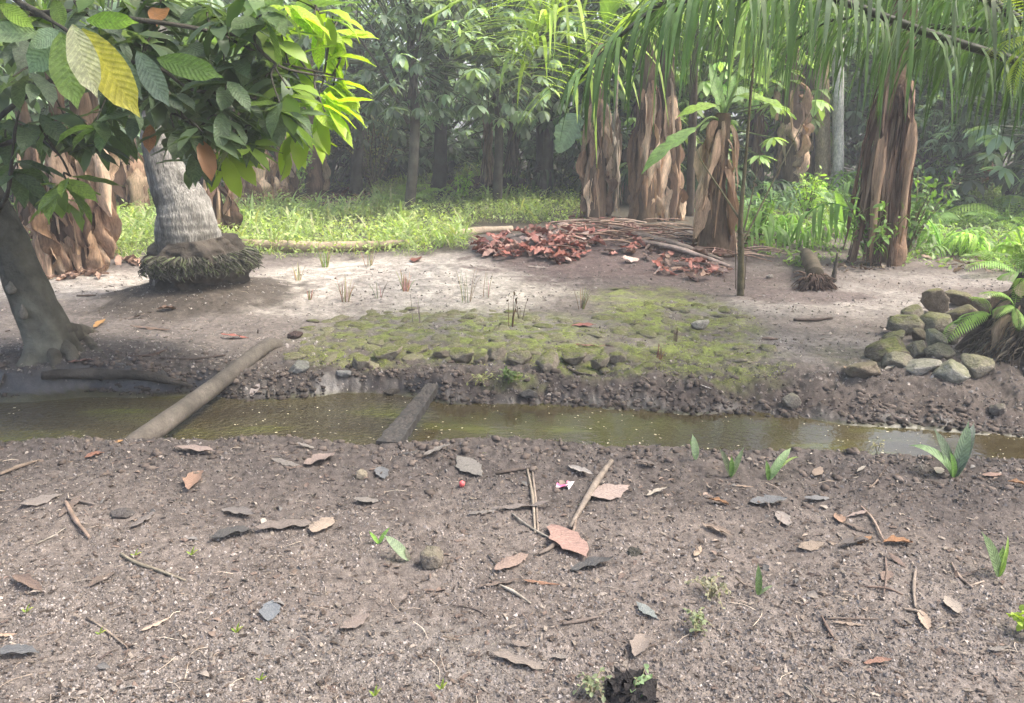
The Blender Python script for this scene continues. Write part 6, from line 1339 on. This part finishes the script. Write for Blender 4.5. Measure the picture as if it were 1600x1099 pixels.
ST = [ # pixel path, thickness px, colour, label
 ([(0, 745), (30, 731), (62, 719)], 6, TN, 'pale straight stick at the left edge'), ([(104, 796), (118, 818), (140, 844)], 7, (.42, .31, .24), 'brown stick widening at its end, left of the dark clod'), ([(106, 788), (150, 797)], 5, (.26, .22, .19), 'grey twig touching the brown stick'), ([(58, 855), (85, 840), (105, 829)], 3, PL, 'thin pale straw at the left'),
 ([(955, 722), (932, 765), (890, 830)], 10, (.34, .285, .235), 'thick split stalk slanting down beside the large pinkish leaf'), ([(884, 832), (862, 858), (842, 868)], 7, (.26, .215, .18), 'brown end of stalk below the thick split one'), ([(824, 742), (832, 785), (836, 838)], 5, (.45, .38, .30), 'left one of two parallel pale stalks'), ([(832, 748), (838, 800), (841, 836)], 4, (.40, .33, .27), 'right one of two parallel pale stalks'),
 ([(774, 747), (800, 744), (830, 742)], 6, (.15, .12, .10), 'dark stick lying at the top of the parallel stalks'), ([(800, 811), (830, 832), (870, 846)], 4, PL, 'thin pale stick crossing under the parallel stalks'), ([(895, 836), (900, 820)], 5, (.38, .30, .24), 'short fork of the thick stalk'), ([(780, 915), (803, 928), (829, 944)], 5, (.62, .55, .45), 'short whitish straight stick in the middle'),
 ([(762, 870), (775, 885), (790, 893)], 3, DGY, 'curved dark twig left of the middle'), ([(704, 948), (740, 955), (760, 966)], 3, (.2, .16, .14), 'thin dark twig above the lower centre'), ([(878, 980), (905, 972), (940, 963)], 6, (.22, .18, .155), 'dull brown stick in the lower centre right'), ([(190, 873), (215, 888), (246, 897), (290, 911)], 6, (.40, .35, .26), 'forked pale twig in the lower left'),
 ([(137, 972), (165, 993), (200, 1017)], 4, (.36, .29, .23), 'thin slanting twig below the forked pale one'), ([(1345, 797), (1362, 818), (1380, 850)], 4, (.45, .34, .27), 'long thread-like stalk bending down in the right middle'), ([(1430, 892), (1427, 925), (1429, 956)], 5, (.40, .33, .27), 'upright hooked twig in the lower right'), ([(1410, 957), (1430, 962), (1443, 970)], 5, (.42, .34, .27), 'stalk joining the bright tan curled tip'),
 ([(1486, 881), (1500, 899), (1520, 916)], 5, (.42, .33, .27), 'tan twig slanting right, left of the broad-leaved seedling'), ([(1516, 914), (1538, 905)], 4, (.45, .37, .3), 'short tan twig crossing the slanting one'), ([(1283, 966), (1292, 985), (1304, 1005)], 5, (.26, .19, .155), 'brown twig left of the tan strip leaf'), ([(1290, 973), (1330, 974), (1372, 973)], 4, (.22, .17, .14), 'dark straight twig lying above the tan strip leaf'),
 ([(1254, 1066), (1265, 1078), (1276, 1091)], 3, PL, 'thin pale straw near the bottom right'), ([(1383, 875), (1384, 905), (1380, 935)], 4, (.24, .18, .15), 'dark vertical twig below the black curled leaf'), ([(1350, 925), (1385, 928), (1410, 935)], 4, (.28, .2, .16), 'reddish brown twig right of the middle'), ([(1150, 905), (1165, 915), (1180, 924)], 2.5, TN, 'hair-thin twig left of the tiny dark sprout'),
 ([(1358, 770), (1368, 760), (1376, 750)], 3, TN, 'short pale twig on the near bank among the seedlings'), ([(1120, 870), (1140, 880)], 2.5, TN, 'fine straw right of the pale tan chip'), ([(478, 930), (500, 937)], 3, (.3, .26, .22), 'short grey twig in the lower left middle'), ([(155, 1035), (175, 1021)], 4, (.14, .11, .1), 'short dark twig in the lower left'), ([(885, 572), (905, 582), (925, 589)], 4, (.16, .13, .11), 'dark twig on the far bank below the mossy stones'), ([(700, 575), (716, 566)], 4, (.2, .15, .12), 'twig poking out below the large mossy edge stone'),
 ([(1000, 590), (1010, 597), (1018, 604)], 3, TN, 'thin pale twig on the far bank'), ([(420, 627), (419, 612)], 4, (.12, .1, .08), 'little dark peg standing in the water by the pole'), ([(1240, 503), (1270, 502), (1300, 500)], 5, (.16, .12, .1), 'dark root lying on the far sandy track'), ([(1190, 535), (1215, 536)], 4, (.42, .3, .24), 'reddish tan twig on the far sandy track'), ([(250, 560), (300, 563), (352, 556)], 4, (.12, .09, .075), 'long dark twig on the earth left of the pole'), ([(200, 558), (235, 556), (262, 548)], 4, (.14, .1, .085), 'crooked dark twig in front of the leaning tree'), ([(410, 590), (450, 588), (480, 590)], 3, (.1, .08, .07), 'thin dark twig right of the pole on the far bank'),
 ([(120, 464), (150, 463)], 3, (.2, .15, .12), 'thin twig on the pale ground left of the root boss'), ([(520, 1010), (545, 1018)], 2.5, TN, 'faint straw in the lower centre left'), ([(690, 1000), (720, 1003)], 2.5, TN, 'faint straw at the lower centre'),
]
for (pp, th, col, lab) in ST:
    q = [ground(*p) for p in pp]; r = th/F*q[0].y/2*1.05; g = Geo()
    q = [p+Vector((0, 0, r*1.0+.002)) for p in q]
    tube(g, q, [r*.8, r*1.1, r*.6], n=14, seg=7, rough=r*.35, rs=30, col=[k*.46 for k in col], colvar=.3, seed=pp[0][0])
    single('stick', g, M['wood'], q[0], lab, 'stick', 'sticks and stalks lying about')

def wrapper():
    p = ground(880, 763); v, q, lf = leaf_verts(L=.085, W=.085, nu=8, nv=7, droop=.6, fold=.2, wave=.008, seed=3, shape=.4, ragged=.2)
    v = v+NR.normal(size=v.shape)*.0025; v[:, 2] += .006
    g = Geo(); c = np.where(noise3(v*60, 4)[:, None] > 0, np.array([[.62, .10, .22]]), np.array([[.75, .68, .70]])); g.add(v, q, None, c)
    o = link('wrapper', g.mesh('wrapper'), M['plastic']); o.matrix_basis = Matrix.Translation(p) @ Matrix.Rotation(.5, 4, 'Z') @ Matrix.Translation((0, -.04, 0)); tag(o, 'crumpled pink and white wrapper on the near bank', 'wrapper')
    p = ground(722, 763); v, f = ico(2); v = v*np.array([.013, .011, .016])*(1+.15*noise3(v*2, 4))[:, None]
    o = link('red_petal', Geo().add(v, None, f, (.55, .10, .10)).mesh('red_petal'), M['plastic'], loc=p+Vector((0, 0, .013))); tag(o, 'small bright red bud lying on the soil', 'bud')
    # dark hole at the bottom centre: its darkness put into black shell pieces
    p = ground(985, 1088); g = Geo()
    for i in range(7):
        a = i*.9; v, q, lf = leaf_verts(L=.10, W=.09, nu=7, nv=5, droop=1.2, fold=.3, seed=i, ragged=.3); v = v+NR.normal(size=v.shape)*.003
        Rm = np.array(Matrix.Rotation(a, 3, 'Z')); g.add((v+np.array([0, -.01, .03]))@Rm.T+np.array([.0, .0, 0])+np.array(p), q, None, (.022, .02, .02))
    single('dark_hole', g, M['bark'], p, 'black shell pieces drawn as the dark hole in the soil at the bottom edge', 'husk')
wrapper()

# bigger loose litter flakes and curls, too many to count
def flakes():
    g = Geo(); n = 3400; x, y = rand_near(n, 1.5, 9); N_ = near_lip(x); Fl = far_line(x); ok = ((y < N_-.02) | (y > Fl+.15)) & (noise2(x*3, y*3, 95)+.3*noise2(x*11, y*11, 96)+.5*sstep(1.1, .2, N_-y)*(y < N_) > .22); x, y = x[ok], y[ok]; n = len(x)
    t = leaf_tpl(L=1, W=.45, nu=5, nv=3, droop=.7, fold=.4, ragged=.3, seed=3)
    d = NR.normal(size=(n, 3)); d[:, 2] *= .12; rot = frames_np(d, np.array([[0, 0, 1.0]])+NR.normal(size=(n, 3))*.35); L_ = (.012+.038*NR.rand(n)**2.6)
    pal = .85*np.array([(.24, .19, .15), (.15, .11, .09), (.10, .08, .07), (.30, .26, .22), (.2, .15, .12), (.12, .115, .11)])
    scatter(g, t, np.stack([x, y, h_full(x, y)+L_*.16], 1), rot, np.stack([L_*NR.uniform(.5, 1.3, n), L_, L_], 1), pal[NR.randint(0, 6, n)]*NR.uniform(.7, 1.2, (n, 1)))
    link('leaf_litter', g.mesh('leaf_litter'), M['fallen'], kind='stuff')
    g = Geo(); n = 420
    for i in range(n):
        xx, yy = rand_near(1, 1.5, 9); xx = float(xx[0]); yy = float(yy[0]); N_ = float(near_lip(np.array([xx]))[0]); Fl = float(far_line(np.array([xx]))[0])
        if N_-.02 < yy < Fl+.15: continue
        a = R.uniform(0, 6.28); L_ = R.uniform(.02, .10); p = Vector((xx, yy, hz(xx, yy)+.004)); e = Vector((xx+math.cos(a)*L_, yy+math.sin(a)*L_, 0)); e.z = hz(e.x, e.y)+.005
        tube(g, [p, (p+e)/2+Vector((R.uniform(-.2, .2)*L_, 0, .006)), e], [.0012, .0008], n=5, seg=3, col=R.choice([(.4, .33, .26), (.2, .15, .12), (.5, .43, .34), (.1, .08, .07)]), cap=False)
    link('straw_litter', g.mesh('straw_litter'), M['fibre'], kind='stuff')
    # short moss nap and tiny plants on the mossy ground
    g = Geo(); n = 16000; px = NR.uniform(440, 1230, n); pos = []; 
    c = [ground(760, 530), ground(1060, 500), ground(1120, 565), ground(560, 552), ground(930, 560)]; rr = [(1.15, .75), (.62, .75), (.5, .45), (.5, .3), (.6, .28)]
    k = NR.randint(0, 5, n); a = NR.uniform(0, 6.28, n); r = np.sqrt(NR.rand(n))
    cx = np.array([q.x for q in c])[k]+np.cos(a)*r*np.array([q[0] for q in rr])[k]; cy = np.array([q.y for q in c])[k]+np.sin(a)*r*np.array([q[1] for q in rr])[k]
    ok = (noise2(cx*4, cy*4, 22)+.6*noise2(cx*12, cy*12, 23) > -.15) & (cy > far_line(cx)+.2); cx, cy = cx[ok], cy[ok]; m = len(cx)
    d = NR.normal(size=(m, 3)); d[:, 2] = 0; s = NR.uniform(.006, .016, m)
    scatter(g, leaf_tpl(L=1, W=.6, nu=3, nv=3, droop=-.5), np.stack([cx, cy, h_full(cx, cy)+.008], 1), frames_np(d, np.repeat([[0, 0, 1.0]], m, 0)), s, np.array([(.21, .23, .06)])*NR.uniform(.5, 1.3, (m, 1)))
    link('moss', g.mesh('moss'), M['leaf_mass'], kind='stuff')
flakes()

# fern fronds growing out of the shaggy foot of the oil palm
def stump_ferns():
    for (px, py, Y, tips, lab) in [(1548, 492, 4.9, [(1482, 545), (1515, 478), (1500, 520)], 'bright light green fern on the left side of the shaggy stump foot'), (1585, 480, 4.8, [(1530, 478), (1600, 440), (1555, 505), (1590, 520)], 'yellowish fern higher on the shaggy stump foot'), (1598, 430, 5.0, [(1560, 395), (1585, 390), (1610, 400)], 'fern at the right edge over the dark petioles')]:
        p = atY(px, py, Y); t = thing('fern', lab, 'fern', p)
        for (tx, ty) in tips:
            B = atY(tx, ty, Y-.12); d = B-p; yaw = math.atan2(-d.x, d.y); el = math.atan2(d.z, math.hypot(d.x, d.y))
            v = R.uniform(.85, 1.25); link('frond', FERN[1], M['frond'], t, (.24*v, .38*v, .09*v, 1), mw=xf((0, 0, 0), Matrix.Rotation(yaw, 3, 'Z') @ Matrix.Rotation(el+.15, 3, 'X'), d.length*1.1))
stump_ferns()
def corner_spray():
    p = atY(1625, 60, 4.3); t = thing('overhanging_branch', 'yellow-green feathery leaves poking in at the right edge above the strap-leaved plant', 'branch', p)
    for (tx, ty) in ((1555, 95), (1570, 60), (1580, 130), (1595, 150), (1560, 35)):
        B = atY(tx, ty, 4.2+R.uniform(-.2, .2)); d = B-p; yaw = math.atan2(-d.x, d.y); el = math.atan2(d.z, math.hypot(d.x, d.y)); v = R.uniform(.8, 1.2)
        link('frond', FERN[R.randint(0, 2)], M['frond'], t, (.36*v, .46*v, .08*v, 1), mw=xf((0, 0, 0), Matrix.Rotation(yaw, 3, 'Z') @ Matrix.Rotation(el+.2, 3, 'X'), d.length*1.15))
corner_spray()


# ================================================================ THIN HAZE
def haze():
    g = Geo(); x0, x1, y0, y1, z0, z1 = -75, 75, -2.5, 150, -1.6, 14
    V = [(x, y, z) for z in (z0, z1) for x, y in ((x0, y0), (x1, y0), (x1, y1), (x0, y1))]
    g.add(V, [(3, 2, 1, 0), (4, 5, 6, 7), (0, 1, 5, 4), (1, 2, 6, 5), (2, 3, 7, 6), (3, 0, 4, 7)])
    m = bpy.data.materials.new('haze'); m.use_nodes = True; T = m.node_tree; T.nodes.clear(); o = T.nodes.new('ShaderNodeOutputMaterial'); v = T.nodes.new('ShaderNodeVolumePrincipled')
    v.inputs['Color'].default_value = (.92, .96, 1, 1); v.inputs['Density'].default_value = HAZE; v.inputs['Anisotropy'].default_value = 0
    T.links.new(v.outputs[0], o.inputs['Volume'])
    link('haze', g.mesh('haze', False), m, kind='stuff')
HAZE = 0.005
if HAZE: haze()
